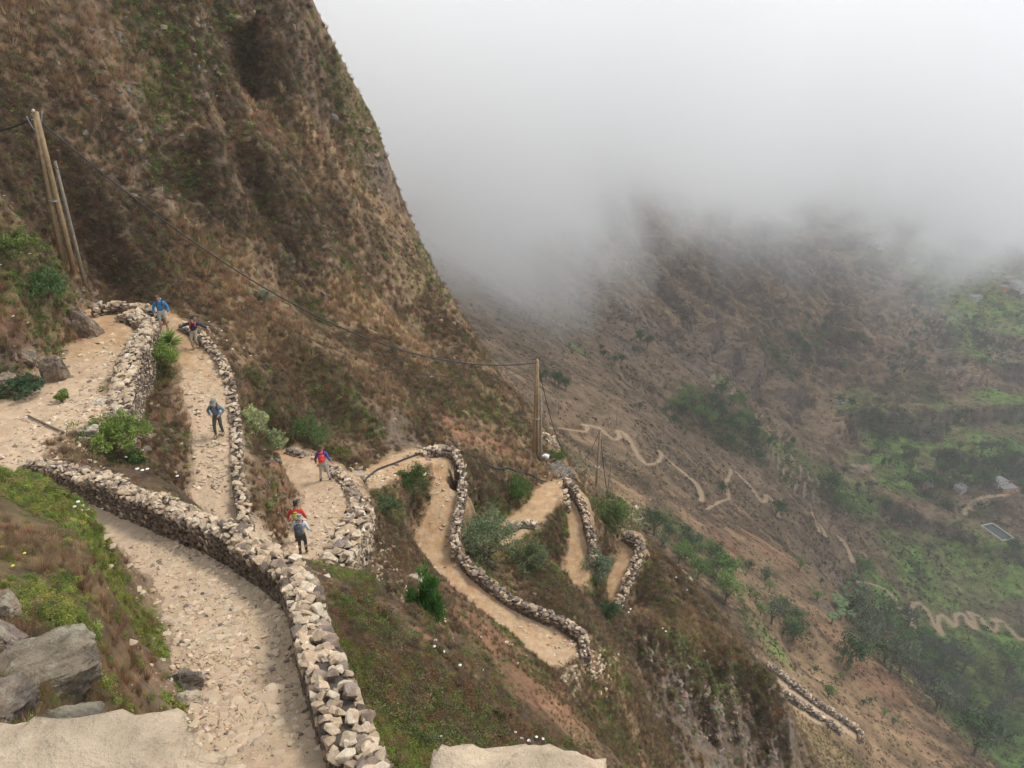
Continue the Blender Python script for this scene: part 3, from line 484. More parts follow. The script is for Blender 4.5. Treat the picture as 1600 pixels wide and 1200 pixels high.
def dry_tint(g, n, G_, D_, T_, V_):
    c = pal(g, DRYS, n); r = pal(g, RUST, n); k = (g.uniform(size=n) < .13)[:, None]; c = np.where(k, r, c); c = np.where((g.uniform(size=n) < T_ * .5)[:, None], pal(g, TANS, n) * .8, c); return c
layer('dry_scrub', 'low brown dry bushes covering the steep slopes around the trail', 150000, 26, 130, 201, mid_twig, lambda r, g, n: g.uniform(.4, 1.15, n) * np.clip(r * .0135, .35, 1.0),
      lambda G, D, T, R_, K, L, V, nb, nm, of, x, y, z, r: np.clip(.12 + .9 * D + .55 * sstep(.44, .6, nb) * sstep(.3, .6, nm) - .75 * R_ - .1 * K - .4 * T + .3 * sstep(.5, .7, nm), 0, 1) * sstep(.1, .8, of), dry_tint)
layer('green_undergrowth', 'patches of low green leafy plants on the slopes around the trail', 90000, 26, 130, 203, mid_leaf, lambda r, g, n: g.uniform(.3, 1.0, n) * np.clip(r * .012, .3, .8),
      lambda G, D, T, R_, K, L, V, nb, nm, of, x, y, z, r: np.clip(.06 + 1.15 * G + .12 * sstep(.48, .66, nm), 0, 1), lambda g, n, G, D, T, V: pal(g, GREENS, n))
layer('dry_grass', 'tufts of tan dry grass on the slopes around the trail', 110000, 26, 130, 205, mid_grass, lambda r, g, n: g.uniform(.4, 1.0, n) * np.clip(r * .015, .3, .8),
      lambda G, D, T, R_, K, L, V, nb, nm, of, x, y, z, r: np.clip(.22 + .8 * T - .3 * D - .25 * K, 0, 1), lambda g, n, G, D, T, V: pal(g, TANS, n) * (.75 + .3 * T[:, None]))
bank = lambda x, y, r: (x > -5.2) 
layer('near_dry_scrub', 'tangled brown and rusty twigs below the near stone wall', 30000, 7, 26.5, 207, near_twig, lambda r, g, n: g.uniform(.14, .36, n),
      lambda G, D, T, R_, K, L, V, nb, nm, of, x, y, z, r: np.clip(.12 + D - .4 * R_ - .25 * G, 0, 1) * sstep(.3, .9, of) * np.where(x < -4.5, .16, 1.0), dry_tint)
layer('near_green_plants', 'bright green low leafy plants on the near bank', 45000, 6, 26.5, 209, near_leaf, lambda r, g, n: g.uniform(.1, .27, n),
      lambda G, D, T, R_, K, L, V, nb, nm, of, x, y, z, r: np.clip(.04 + 1.5 * G * sstep(.38, .55, nm + .06 * G), 0, 1) * np.where(x > -4.2, .8, 1), lambda g, n, G, D, T, V, x: pal(g, [(.20,.25,.05),(.26,.31,.065),(.15,.20,.045),(.32,.33,.085),(.26,.22,.09)], n, .24) * np.where(x > -4.2, .72, 1)[:, None])
layer('near_bushes', 'dense knee high scrub of green leaves and rusty stems below the near wall', 11000, 8, 27, 221, near_leaf, lambda r, g, n: g.uniform(.26, .6, n),
      lambda G, D, T, R_, K, L, V, nb, nm, of, x, y, z, r: np.clip(.12 + .5 * G + .35 * D * sstep(.4, .6, nm) - .5 * R_, 0, 1) * (x > -4.0) * sstep(.5, 1.3, of), lambda g, n, G, D, T, V: np.where((g.uniform(size=n) < .45)[:, None], pal(g, [(.12,.15,.045),(.15,.18,.055),(.09,.125,.04)], n, .25), np.where((g.uniform(size=n) < .5)[:, None], pal(g, RUST, n) * .8, pal(g, DRYS, n))), sink=.12)
layer('near_dry_grass', 'thin dry tan grass on the near bank', 20000, 6, 26.5, 211, near_grass, lambda r, g, n: g.uniform(.1, .26, n),
      lambda G, D, T, R_, K, L, V, nb, nm, of, x, y, z, r: np.clip(.22 + .8 * T - .2 * G, 0, 1) * sstep(.05, .4, of), lambda g, n, G, D, T, V: pal(g, TANS, n) * .85)
layer('far_scrub', 'dark low scrub speckling the hills across the valley', 150000, 128, 1250, 213, far_tuft, lambda r, g, n: g.uniform(.35, 1.1, n) ** 1.5 * r * .0085,
      lambda G, D, T, R_, K, L, V, nb, nm, of, x, y, z, r: np.clip(.25 + .9 * D + .7 * G + .25 * V + .4 * sstep(.5, .65, nm) - .2 * T, 0, 1),
      lambda g, n, G, D, T, V: np.where((g.uniform(size=n) < np.clip(G * 1.3 + V, .06, 1))[:, None], pal(g, [(.075,.115,.04),(.10,.145,.05),(.055,.085,.035),(.14,.18,.06)], n), pal(g, DRYS, n)), sink=.2)
#@@WALLS
# ---------------------------------------------------------------- dry stone
def hull_stone(g, n, bev):
    p = g.normal(size=(n, 3)); p /= np.linalg.norm(p, axis=1, keepdims=True); p = np.sign(p) * np.abs(p) ** .6 * g.uniform(.86, 1.08, (n, 1))
    bm = bmesh.new(); vs = [bm.verts.new(q) for q in p]; r_ = bmesh.ops.convex_hull(bm, input=vs)
    bmesh.ops.delete(bm, geom=[v for v in bm.verts if not v.link_faces], context='VERTS')
    if bev: bmesh.ops.bevel(bm, geom=bm.edges[:] + bm.verts[:], offset=.045, segments=1, affect='EDGES', profile=.6)
    bmesh.ops.triangulate(bm, faces=bm.faces[:]); bm.verts.index_update()
    co = np.array([v.co[:] for v in bm.verts]); fa_ = np.array([[v.index for v in f.verts] for f in bm.faces]); bm.free()
    return co / np.abs(co).max(0), fa_
gS = np.random.default_rng(5)
ST_LO = [hull_stone(gS, 13, False) for _ in range(12)]; ST_HI = [hull_stone(gS, 15, True) for _ in range(14)]
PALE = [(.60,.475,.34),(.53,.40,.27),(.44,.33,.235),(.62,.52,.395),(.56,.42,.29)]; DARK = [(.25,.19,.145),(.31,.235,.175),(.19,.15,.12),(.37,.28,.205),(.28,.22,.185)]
class Pile:
    def __init__(s): s.co, s.fa, s.cl, s.n = [], [], [], 0
    def add(s, c, half, ang, col, g, protos, wob=.25):
        co, fa_ = protos[g.integers(len(protos))]; co = co * np.asarray(half) * g.uniform(.88, 1.1, 3)
        a, b, d = ang, g.normal(0, wob), g.normal(0, wob)
        Rz = np.array([[math.cos(a), -math.sin(a), 0], [math.sin(a), math.cos(a), 0], [0, 0, 1]]); Rx = np.array([[1, 0, 0], [0, math.cos(b), -math.sin(b)], [0, math.sin(b), math.cos(b)]]); Ry = np.array([[math.cos(d), 0, math.sin(d)], [0, 1, 0], [-math.sin(d), 0, math.cos(d)]])
        s.co.append(co @ (Rz @ Rx @ Ry).T + c); s.fa.append(fa_ + s.n); s.cl.append(np.tile(col, (len(co), 1))); s.n += len(co)
    def build(s, name, mat, parent=None, smooth=False):
        return mesh_np(name, np.concatenate(s.co), np.concatenate(s.fa), mat, smooth, np.concatenate(s.cl), parent)
def stone_material(name, lichen=0.0, sc=9.0, bump=.03):
    m = bpy.data.materials.new(name); m.use_nodes = True; t = m.node_tree; L = t.links.new; b = t.nodes['Principled BSDF']; b.inputs['Roughness'].default_value = .92; b.inputs['Specular IOR Level'].default_value = .2
    a = nd(t, 'ShaderNodeAttribute', attribute_name='Col'); g = nd(t, 'ShaderNodeNewGeometry'); n = nd(t, 'ShaderNodeTexNoise', Scale=sc, Detail=8.0, Roughness=.7); L(g.outputs['Position'], n.inputs['Vector'])
    r = nd(t, 'ShaderNodeMapRange'); r.inputs['From Min'].default_value = .32; r.inputs['From Max'].default_value = .68; r.inputs['To Min'].default_value = .62; r.inputs['To Max'].default_value = 1.25; L(n.outputs['Fac'], r.inputs['Value'])
    v = nd(t, 'ShaderNodeVectorMath', operation='SCALE'); L(a.outputs['Color'], v.inputs[0]); L(r.outputs[0], v.inputs['Scale']); c = v.outputs[0]
    if lichen:
        n2 = nd(t, 'ShaderNodeTexNoise', Scale=sc * .8, Detail=6.0, Roughness=.75); mp = nd(t, 'ShaderNodeMapping'); mp.inputs['Location'].default_value = (7, 3, 1); L(g.outputs['Position'], mp.inputs[0]); L(mp.outputs[0], n2.inputs['Vector'])
        r2 = nd(t, 'ShaderNodeMapRange'); r2.inputs['From Min'].default_value = .53; r2.inputs['From Max'].default_value = .6; r2.inputs['To Max'].default_value = lichen; L(n2.outputs['Fac'], r2.inputs['Value'])
        mm = nd(t, 'ShaderNodeMixRGB'); mm.inputs[2].default_value = (.38, .36, .27, 1); L(r2.outputs[0], mm.inputs[0]); L(c, mm.inputs[1]); c = mm.outputs[0]
        n3 = nd(t, 'ShaderNodeTexNoise', Scale=sc * .35, Detail=7.0, Roughness=.7); L(g.outputs['Position'], n3.inputs['Vector']); r3 = nd(t, 'ShaderNodeMapRange'); r3.inputs['From Min'].default_value = .5; r3.inputs['From Max'].default_value = .6; r3.inputs['To Max'].default_value = .7; L(n3.outputs['Fac'], r3.inputs['Value'])
        m3 = nd(t, 'ShaderNodeMixRGB'); m3.inputs[2].default_value = (.10, .085, .075, 1); L(r3.outputs[0], m3.inputs[0]); L(c, m3.inputs[1]); c = m3.outputs[0]
    L(c, b.inputs['Base Color']); bp = nd(t, 'ShaderNodeBump', Strength=1.0, Distance=bump); L(n.outputs['Fac'], bp.inputs['Height']); L(bp.outputs[0], b.inputs['Normal']); return m
M_stone = stone_material('dry_stone'); M_boulder = stone_material('lichened_rock', .75, 5.5, .09); M_core = bpy.data.materials.new('wall_fill'); M_core.use_nodes = True
M_core.node_tree.nodes['Principled BSDF'].inputs['Base Color'].default_value = (.085, .066, .052, 1); M_core.node_tree.nodes['Principled BSDF'].inputs['Roughness'].default_value = 1
def resample(p, step):
    seg = np.linalg.norm(np.diff(p[:, :2], axis=0), axis=1); s = np.concatenate([[0], np.cumsum(seg)]); t = np.arange(0, s[-1] + step * .5, step); t = np.minimum(t, s[-1])
    return np.stack([np.interp(t, s, p[:, k]) for k in range(3)], -1)
WALL_LINES = []
def wall(name, label, pts, width=.5, size=.24, hi=False, top_pale=.8, side_pale=.07, high=None, seed=1, ruin=0.0, rmin=5, cat='stone wall', rug=.5, drop=4.0):
    """a dry stone wall: pts (px, py, top height); or high given: its foot stands where the pixels meet the ground"""
    g = np.random.default_rng(seed); protos = ST_HI if hi else ST_LO
    if high is None: p3 = np.array([P(*q) for q in pts])
    else:
        p3 = np.array([h for h in (hit(q[0], q[1], rmin) for q in pts) if h is not None]); p3[:, 2] += high
    p3 = smooth_poly(p3, 5); WALL_LINES.append((p3, width)); pl = Pile(); st = resample(p3, size * .9)
    d = np.gradient(st[:, :2], axis=0); d /= np.linalg.norm(d, axis=1, keepdims=True) + 1e-9; nrm = np.stack([-d[:, 1], d[:, 0]], -1)
    hw = width / 2; core = []
    for i, (c, dd, nn) in enumerate(zip(st, d, nrm)):
        ang = math.atan2(dd[1], dd[0]); zt = c[2] - ruin * g.uniform(0, 1) + (fbm(np.array([c[0]]), np.array([c[1]]), 1.3, 2, 7)[0] - .5) * .28
        lo = []
        for sd_ in (-1, 1):
            f = c[:2] + nn * sd_ * hw; zb = max(float(Zat(f[0], f[1])) - .12, zt - drop); lo.append(zb)
            z = zb + size * .2
            nrow = 0
            while z < zt - size * .2 and nrow < 22:
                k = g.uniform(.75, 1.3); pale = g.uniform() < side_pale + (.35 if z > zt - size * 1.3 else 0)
                col = np.array(PALE[g.integers(5)]) * g.uniform(.7, 1.0) if pale else np.array(DARK[g.integers(5)]) * g.uniform(.42, .8)  # dark weathered stone, tinted darker still: shade of the side faces put into colour
                off_ = g.uniform(-.4, .4) * size
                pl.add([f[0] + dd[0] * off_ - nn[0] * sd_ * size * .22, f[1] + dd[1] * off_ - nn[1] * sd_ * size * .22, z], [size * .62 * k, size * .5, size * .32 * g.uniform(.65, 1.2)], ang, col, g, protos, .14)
                z += size * g.uniform(.42, .62); nrow += 1
        core.append((c, nn, zt - size * .3, lo))
        for q in range(max(1, int(round(width / size * 1.25)))):
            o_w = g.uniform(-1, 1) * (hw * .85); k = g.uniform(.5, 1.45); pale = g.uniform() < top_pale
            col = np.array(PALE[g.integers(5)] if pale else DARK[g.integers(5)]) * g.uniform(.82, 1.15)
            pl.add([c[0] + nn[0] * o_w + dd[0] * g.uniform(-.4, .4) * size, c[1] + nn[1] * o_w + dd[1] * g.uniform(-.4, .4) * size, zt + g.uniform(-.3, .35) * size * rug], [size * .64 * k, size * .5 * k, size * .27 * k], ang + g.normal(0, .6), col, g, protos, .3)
    for e_, sg in ((0, -1), (len(st) - 1, 1)):                       # the two ends are faced too
        c, dd, nn = st[e_], d[e_] * sg, nrm[e_]
        for o_w in np.arange(-hw * .7, hw * .75, size * .75):
            f = c[:2] + nn * o_w + dd * size * .15; z = float(Zat(f[0], f[1])) - .1
            while z < c[2] + size * .1: pl.add([f[0], f[1], z], [size * .5, size * .5, size * .4], g.uniform(0, 3), np.array(PALE[g.integers(5)] if g.uniform() < .4 else DARK[g.integers(5)]), g, protos, .2); z += size * .62
    o = pl.build(name, M_stone); o['label'] = label; o['category'] = cat
    co, fa_ = [], []
    for i, (c, nn, zt, lo) in enumerate(core):
        w_ = hw * .8
        for s_, z_ in ((-1, lo[0] - .2), (-1, zt), (1, zt), (1, lo[1] - .2)): co.append([c[0] + nn[0] * s_ * w_ * .85, c[1] + nn[1] * s_ * w_ * .85, z_])
        if i: b_ = 4 * i; fa_ += [[b_ - 4 + k, b_ - 3 + k, b_ + 1 + k, b_ + k] for k in range(3)]
    n_ = 4 * len(core); fa_ += [[0, 1, 2, 3], [n_ - 4, n_ - 3, n_ - 2, n_ - 1]]
    f_ = mesh_np('wall_fill', co, fa_, M_core, False, None, o)
    return o
WG = 'dry stone walls edging the trail'
def W(*a, **k):
    o = wall('stone_wall', *a, **k); o['group'] = WG; return o
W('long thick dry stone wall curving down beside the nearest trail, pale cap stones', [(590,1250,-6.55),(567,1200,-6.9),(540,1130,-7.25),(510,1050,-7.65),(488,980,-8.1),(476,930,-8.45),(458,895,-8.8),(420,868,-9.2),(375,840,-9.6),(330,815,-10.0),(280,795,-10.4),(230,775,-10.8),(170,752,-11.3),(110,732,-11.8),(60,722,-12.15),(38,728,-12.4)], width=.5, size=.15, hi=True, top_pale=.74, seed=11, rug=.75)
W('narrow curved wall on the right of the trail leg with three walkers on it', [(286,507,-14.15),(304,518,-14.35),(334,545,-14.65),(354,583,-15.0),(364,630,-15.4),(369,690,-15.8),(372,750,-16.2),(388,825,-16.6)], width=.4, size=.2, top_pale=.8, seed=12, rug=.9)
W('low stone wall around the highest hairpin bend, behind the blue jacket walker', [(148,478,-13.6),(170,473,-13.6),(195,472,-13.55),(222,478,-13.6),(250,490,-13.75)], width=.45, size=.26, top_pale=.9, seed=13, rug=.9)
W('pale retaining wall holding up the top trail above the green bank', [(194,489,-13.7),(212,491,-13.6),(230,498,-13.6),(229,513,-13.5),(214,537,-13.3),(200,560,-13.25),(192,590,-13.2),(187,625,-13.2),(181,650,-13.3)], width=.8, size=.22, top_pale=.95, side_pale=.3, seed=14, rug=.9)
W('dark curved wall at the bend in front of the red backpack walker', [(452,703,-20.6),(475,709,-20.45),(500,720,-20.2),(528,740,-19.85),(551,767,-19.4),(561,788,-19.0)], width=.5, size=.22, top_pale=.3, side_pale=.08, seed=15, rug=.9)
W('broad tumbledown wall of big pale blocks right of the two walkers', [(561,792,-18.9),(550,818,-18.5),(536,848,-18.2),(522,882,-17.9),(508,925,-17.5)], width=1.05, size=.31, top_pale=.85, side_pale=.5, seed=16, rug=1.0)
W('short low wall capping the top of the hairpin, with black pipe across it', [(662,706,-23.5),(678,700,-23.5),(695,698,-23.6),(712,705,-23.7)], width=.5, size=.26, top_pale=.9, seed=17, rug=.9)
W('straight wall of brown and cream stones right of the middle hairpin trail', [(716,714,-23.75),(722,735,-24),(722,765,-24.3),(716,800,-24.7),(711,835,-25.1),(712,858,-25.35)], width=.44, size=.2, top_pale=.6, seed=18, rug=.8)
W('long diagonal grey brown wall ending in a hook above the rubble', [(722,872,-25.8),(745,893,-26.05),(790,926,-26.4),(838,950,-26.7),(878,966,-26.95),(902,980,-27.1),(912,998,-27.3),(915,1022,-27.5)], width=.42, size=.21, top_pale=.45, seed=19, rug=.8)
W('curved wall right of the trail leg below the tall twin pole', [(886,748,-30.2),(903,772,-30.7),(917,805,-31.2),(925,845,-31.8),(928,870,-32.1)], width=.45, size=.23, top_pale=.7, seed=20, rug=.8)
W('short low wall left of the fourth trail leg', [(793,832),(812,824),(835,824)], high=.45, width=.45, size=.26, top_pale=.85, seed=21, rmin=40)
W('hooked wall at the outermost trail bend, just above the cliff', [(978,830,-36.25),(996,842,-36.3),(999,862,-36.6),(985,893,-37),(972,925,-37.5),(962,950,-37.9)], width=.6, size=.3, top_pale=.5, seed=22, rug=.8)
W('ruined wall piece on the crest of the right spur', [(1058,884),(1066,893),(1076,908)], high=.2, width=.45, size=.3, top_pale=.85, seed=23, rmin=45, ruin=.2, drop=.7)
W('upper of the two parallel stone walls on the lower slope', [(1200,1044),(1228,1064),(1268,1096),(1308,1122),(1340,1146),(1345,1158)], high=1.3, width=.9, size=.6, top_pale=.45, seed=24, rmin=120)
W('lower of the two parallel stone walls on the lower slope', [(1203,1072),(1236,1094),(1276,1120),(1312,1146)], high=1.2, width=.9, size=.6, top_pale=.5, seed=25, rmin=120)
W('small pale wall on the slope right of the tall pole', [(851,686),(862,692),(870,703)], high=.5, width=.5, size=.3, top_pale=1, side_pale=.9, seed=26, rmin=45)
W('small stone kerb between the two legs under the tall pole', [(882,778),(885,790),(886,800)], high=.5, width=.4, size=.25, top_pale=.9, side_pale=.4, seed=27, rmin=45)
# the parapet the photographer leans over
def rough_rock(seed, n=22, square=1.0, cuts=11):
    g = np.random.default_rng(seed); co, fa_ = hull_stone(g, n, False); bm = bmesh.new(); vs = [bm.verts.new(c) for c in co]; [bm.faces.new([vs[k] for k in f]) for f in fa_]
    bmesh.ops.subdivide_edges(bm, edges=bm.edges[:], cuts=cuts, use_grid_fill=True); bmesh.ops.triangulate(bm, faces=bm.faces[:]); bm.verts.index_update()
    c2 = np.array([v.co[:] for v in bm.verts]); f2 = np.array([[v.index for v in f.verts] for f in bm.faces]); bm.free()
    if square != 1: c2 = np.sign(c2) * np.abs(c2) ** square
    nn = c2 / np.linalg.norm(c2, axis=1, keepdims=True)
    c2 = c2 + nn * ((fbm(c2[:, 0] * 1.3 + c2[:, 2], c2[:, 1] + seed, .6, 4, seed) - .5) * .26 + (fbm(c2[:, 0] - c2[:, 2] * 1.2, c2[:, 1] * 1.1 + c2[:, 2], .3, 4, seed + 9, True) - .6) * .16 + (fbm(c2[:, 0] * .4 + c2[:, 2] * 2, c2[:, 1] * 2, .5, 2, seed + 5) > .56) * .045)[:, None]
    return c2, f2
def parapet():
    pl = Pile(); g = np.random.default_rng(77)
    for i, (px, py, d, h_) in enumerate([(-80,1357,1.62,(.26,.2,.13)),(60,1391,1.55,(.24,.22,.15)),(190,1389,1.55,(.24,.2,.13)),(330,1413,1.52,(.2,.2,.12)),(430,1437,1.5,(.17,.18,.1)),(560,1510,1.5,(.2,.18,.12)),(690,1387,1.5,(.11,.15,.10)),(790,1380,1.55,(.17,.2,.12)),(880,1384,1.52,(.14,.2,.11)),(1010,1510,1.5,(.2,.2,.12)),(1200,1550,1.5,(.24,.2,.12)),(1420,1580,1.5,(.26,.2,.12)),(1650,1610,1.5,(.26,.2,.12)),(-300,1385,1.7,(.26,.2,.13))]):
        pl.add(P(px, py, d), h_, g.normal(0, .1), np.array((.62,.49,.35)) * g.uniform(.92, 1.08), g, [rough_rock(50 + i, 26, .7)], .05)
    for q in range(60):
        c = P(g.uniform(-350, 1700), g.uniform(1480, 1600), g.uniform(1.4, 1.75)); c[2] -= g.uniform(.15, 1.1); pl.add(c, (.2, .17, .12), g.normal(0, .2), np.array(PALE[g.integers(5)]) * .9, g, ST_HI, .1)
    o = pl.build('stone_parapet', stone_material('pale_parapet_stone', 0, 7.0, .06), None, True)
    o['label'] = 'pale limestone parapet in the near foreground, along the bottom edge'; o['category'] = 'parapet'
parapet()
# boulders of the near bank and lone rocks
def boulder(label, px, py, d, half, ang, col, seed, group=None, rmin=None, tilt=.2, n=22):
    g = np.random.default_rng(seed); c2, f2 = rough_rock(seed, n)
    pl = Pile(); pl.add(np.zeros(3), half, ang, col, g, [(c2, f2)], tilt)
    pos = P(px, py, d) if d else hit(px, py, rmin or 45)
    pos[2] = min(pos[2], float(Zat(pos[0], pos[1])) + half[2] * .3)          # every rock sits in the ground
    o = pl.build('boulder' if max(half) > .3 else 'rock', M_boulder, None, False); o.location = pos; o['label'] = label; o['category'] = 'boulder' if max(half) > .3 else 'rock'
    if group: o['group'] = group
    return o
GREY = (.27, .22, .16)
BG = 'boulders of the near bank'
for k, (px, py, d, h_, a, col, lb) in enumerate([
 (52,1062,9.1,(.52,.34,.34),.5,GREY,'biggest grey lichened boulder at the lower left'),
 (95,1125,8.3,(.38,.28,.22),.2,(.29,.26,.19),'flat greenish grey boulder just above the parapet'),
 (150,1130,8.2,(.33,.25,.2),-.3,(.29,.235,.19),'brown boulder right of the flat greenish one'),
 (-2,975,9.5,(.16,.22,.2),.2,(.27,.21,.175),'dark boulder cut by the left edge, above the biggest boulder'),
 (122,1078,8.6,(.2,.22,.17),.1,(.22,.17,.14),'small dark boulder wedged right of the biggest boulder'),
 (-5,1110,8.4,(.25,.25,.22),.1,(.27,.21,.16),'brown boulder at the left edge below the biggest boulder'),
 (185,1110,8.7,(.22,.16,.13),.3,(.45,.35,.26),'small tan boulder at the right end of the boulder row'),
 (-10,925,10.1,(.16,.2,.15),.4,(.31,.235,.17),'tan boulder at the left edge among dry grass'),
 (268,962,13.0,(.24,.2,.18),.4,(.27,.22,.18),'grey boulder at the left rim of the near trail'),
 (258,945,13.1,(.2,.13,.1),.2,(.55,.44,.32),'pale slab resting on the grey boulder beside the near trail'),
 (272,1003,12.2,(.2,.15,.14),.2,(.52,.42,.31),'pale angular boulder at the left rim of the near trail'),
 (250,1143,9.6,(.09,.08,.06),.2,(.6,.57,.52),'small white rock in the grass above the parapet'),
 (84,582,36.6,(.5,.5,.8),.5,(.26,.19,.135),'tall pointed brown rock outcrop beside the upper trail'),
 (128,498,41.6,(.5,.5,1.1),.3,(.24,.175,.125),'steep brown rock outcrop near the highest bend'),
 (-10,604,36,(.7,.6,.45),.3,(.28,.205,.145),'low brown rock at the left edge beside the upper trail'),
 (36,560,37.6,(.45,.45,.45),.1,(.26,.195,.14),'brown rock half buried in shrubs at the left'),
 (160,632,33.2,(.5,.4,.22),.5,(.62,.53,.42),'large pale flat stone on the edge of the upper trail'),
 (132,668,31.3,(.36,.22,.16),.5,(.6,.5,.4),'pale flat stone below the big flat stone of the upper trail'),
 (650,898,37.0,(.45,.3,.25),.7,(.5,.4,.31),'pale rock in a line of stones down the brown slope'),
 (1014,1035,57.1,(.6,.6,1.0),.2,(.2,.19,.16),'dark overhanging rock knob on the cliff of the right spur'),
 (550,735,40.6,(.5,.35,.25),.2,(.45,.37,.30),'grey rock on the dark wall right of the red backpack walker'),
 (552,775,38.2,(.42,.2,.2),.2,(.68,.62,.54),'near white slab lying at the end of the dark curved wall'),
 (1000,812,None,(.6,.35,.28),.9,(.5,.38,.28),'pale rock beside the slender pole'),
]):
    boulder(lb, px, py, d, h_, a, col, 300 + k, BG if k < 8 else None)
# loose stones
def stone_stuff(name, label, spots, scale_f, seed, pale=.85):
    g = np.random.default_rng(seed); pts, sc = [], []
    for px, py, rx, ry, n_, rmin in spots:
        for q in range(n_):
            h = hit(px + g.normal(0, rx), py + g.normal(0, ry), rmin)
            if h is None: continue
            k_ = scale_f(g, np.linalg.norm(h)); sc.append(k_)
            pts.append(h if pale >= 0 else h * (1 + .5 * k_ / np.linalg.norm(h)) - [0, 0, .1 * k_])      # ledges stand half inside the slope
    pts = np.array(pts); n_ = len(pts); t_ = np.where((g.uniform(size=n_) < pale)[:, None], pal(g, PALE, n_, .1), pal(g, DARK, n_, .1))
    if pale < 0: t_ = pal(g, [(.19,.14,.10),(.23,.175,.13),(.155,.115,.085),(.27,.20,.145),(.20,.165,.135)], n_, .14)
    pr = []
    for k in range(8):
        co, fa_ = ST_LO[k] if pale >= 0 else rough_rock(700 + k, 16, 1.0, 3); pr.append(mesh_np('stone', co * (1, .8, .6), fa_, None, False, np.ones((len(co), 3)), link=False))
    stuff(name, pts, np.array(sc), np.clip(t_, 0, .8), pr, M_pebble, label, .3)
M_pebble = leaf_material('loose_stone', .9, 0)
stone_stuff('loose_stones', 'loose stones lying on the trails and their edges', [
 (300,1010,26,50,170,5),(320,1120,26,50,150,5),(400,1050,60,90,260,5),(360,930,50,50,200,5),(300,860,50,25,120,5),(470,1080,12,60,70,5),(440,960,12,40,60,5),
 (120,650,50,26,260,20),(160,600,24,36,190,20),(60,690,50,20,130,20),(150,700,40,18,80,20),(190,560,14,24,90,20),(30,720,30,8,60,20),
 (320,620,22,70,160,20),(335,740,20,40,80,20),(520,790,26,30,150,25),(470,850,20,14,60,25),(510,860,20,30,120,25),(540,840,22,40,90,25),
 (600,900,16,26,60,20),(640,930,22,20,40,20),(690,1000,12,20,20,20),(595,870,16,20,50,25),(570,750,16,12,50,25),(600,745,20,10,60,25),
 (690,705,22,6,50,30),(930,1040,18,22,110,25),(900,1050,26,12,60,25),(885,1010,16,14,30,25),(700,800,18,40,50,30),(815,975,40,30,40,25),(680,755,8,10,24,30),
 (880,770,10,14,20,40),(865,735,16,8,24,40),(1000,850,12,16,30,40),(990,810,16,14,50,45)], lambda g, d: g.uniform(.5, 1.0) ** 2 * (.028 + .0028 * d), 501)
def flat_stones():
    g = np.random.default_rng(509); pts, sc = [], []
    for px, py, rx, ry, n_ in [(380,1090,50,60,230),(350,950,50,50,190),(290,870,50,25,90),(322,600,16,50,80),(335,720,16,45,80),(140,600,40,50,90),(505,800,18,35,60)]:
        for q in range(n_):
            h = hit(px + g.normal(0, rx), py + g.normal(0, ry), 5)
            if h is not None and abs(float(gat(off, np.array([math.atan2(h[0], h[1])]), np.array([math.log(math.hypot(h[0], h[1]))]))[0])) < 2: pts.append(h - [0, 0, .006]); sc.append(g.uniform(.03, .11) * (1 + np.linalg.norm(h) * .012))
    n_ = len(pts); pr = [mesh_np('stone', ST_HI[k][0] * (1, .75, .26), ST_HI[k][1], None, False, np.ones((len(ST_HI[k][0]), 3)), link=False) for k in range(10)]
    stuff('paving_stones', np.array(pts), np.array(sc), np.clip(pal(g, [(.53,.41,.285),(.50,.38,.265),(.56,.44,.315),(.48,.37,.27)], n_, .05), 0, .8), pr, M_pebble, 'flat worn stones set in the trodden trail', .07)
flat_stones()
stone_stuff('rock_ledges', 'bare rock ledges breaking through the scrub of the cliff and the spur', [(200,100,70,60,60,38),(240,250,50,60,60,38),(350,80,50,50,50,38),(590,270,10,30,30,60),(560,180,20,40,24,60),(470,420,40,40,26,38),(640,690,34,20,30,38),(700,560,30,40,24,38),(380,490,30,30,18,38),
 (1060,1090,40,40,110,40),(1120,1110,40,40,110,40),(1180,1130,30,40,70,40),(1015,1030,12,24,24,40),(60,560,34,30,26,28),(130,490,10,24,20,28),(250,680,24,40,24,26),(430,740,14,30,20,28)], lambda g, d: g.uniform(.002, .0065) * d, 511, -1)
stone_stuff('gravel', 'fine gravel on the nearest trail', [(380,1080,55,70,1800,5),(340,930,55,50,1100,5),(270,850,50,25,500,5)], lambda g, d: g.uniform(.008, .022) * d / 12, 503)
# ---------------------------------------------------------------- small builders
def plain(name, col, rough=.8, noise=.0, sc=20, metal=0):
    m = bpy.data.materials.new(name); m.use_nodes = True; t = m.node_tree; b = t.nodes['Principled BSDF']; b.inputs['Roughness'].default_value = rough; b.inputs['Base Color'].default_value = (*col, 1); b.inputs['Metallic'].default_value = metal
    if noise:
        g = nd(t, 'ShaderNodeTexCoord'); n = nd(t, 'ShaderNodeTexNoise', Scale=sc, Detail=5.0, Roughness=.65); t.links.new(g.outputs['Object'], n.inputs['Vector'])
        r = nd(t, 'ShaderNodeMapRange'); r.inputs['From Min'].default_value = .3; r.inputs['From Max'].default_value = .7; r.inputs['To Min'].default_value = 1 - noise; r.inputs['To Max'].default_value = 1 + noise; t.links.new(n.outputs['Fac'], r.inputs['Value'])
        v = nd(t, 'ShaderNodeVectorMath', operation='SCALE'); v.inputs[0].default_value = col; t.links.new(r.outputs[0], v.inputs['Scale']); t.links.new(v.outputs[0], b.inputs['Base Color'])
        bp = nd(t, 'ShaderNodeBump', Strength=.5, Distance=.02); t.links.new(n.outputs['Fac'], bp.inputs['Height']); t.links.new(bp.outputs[0], b.inputs['Normal'])
    return m
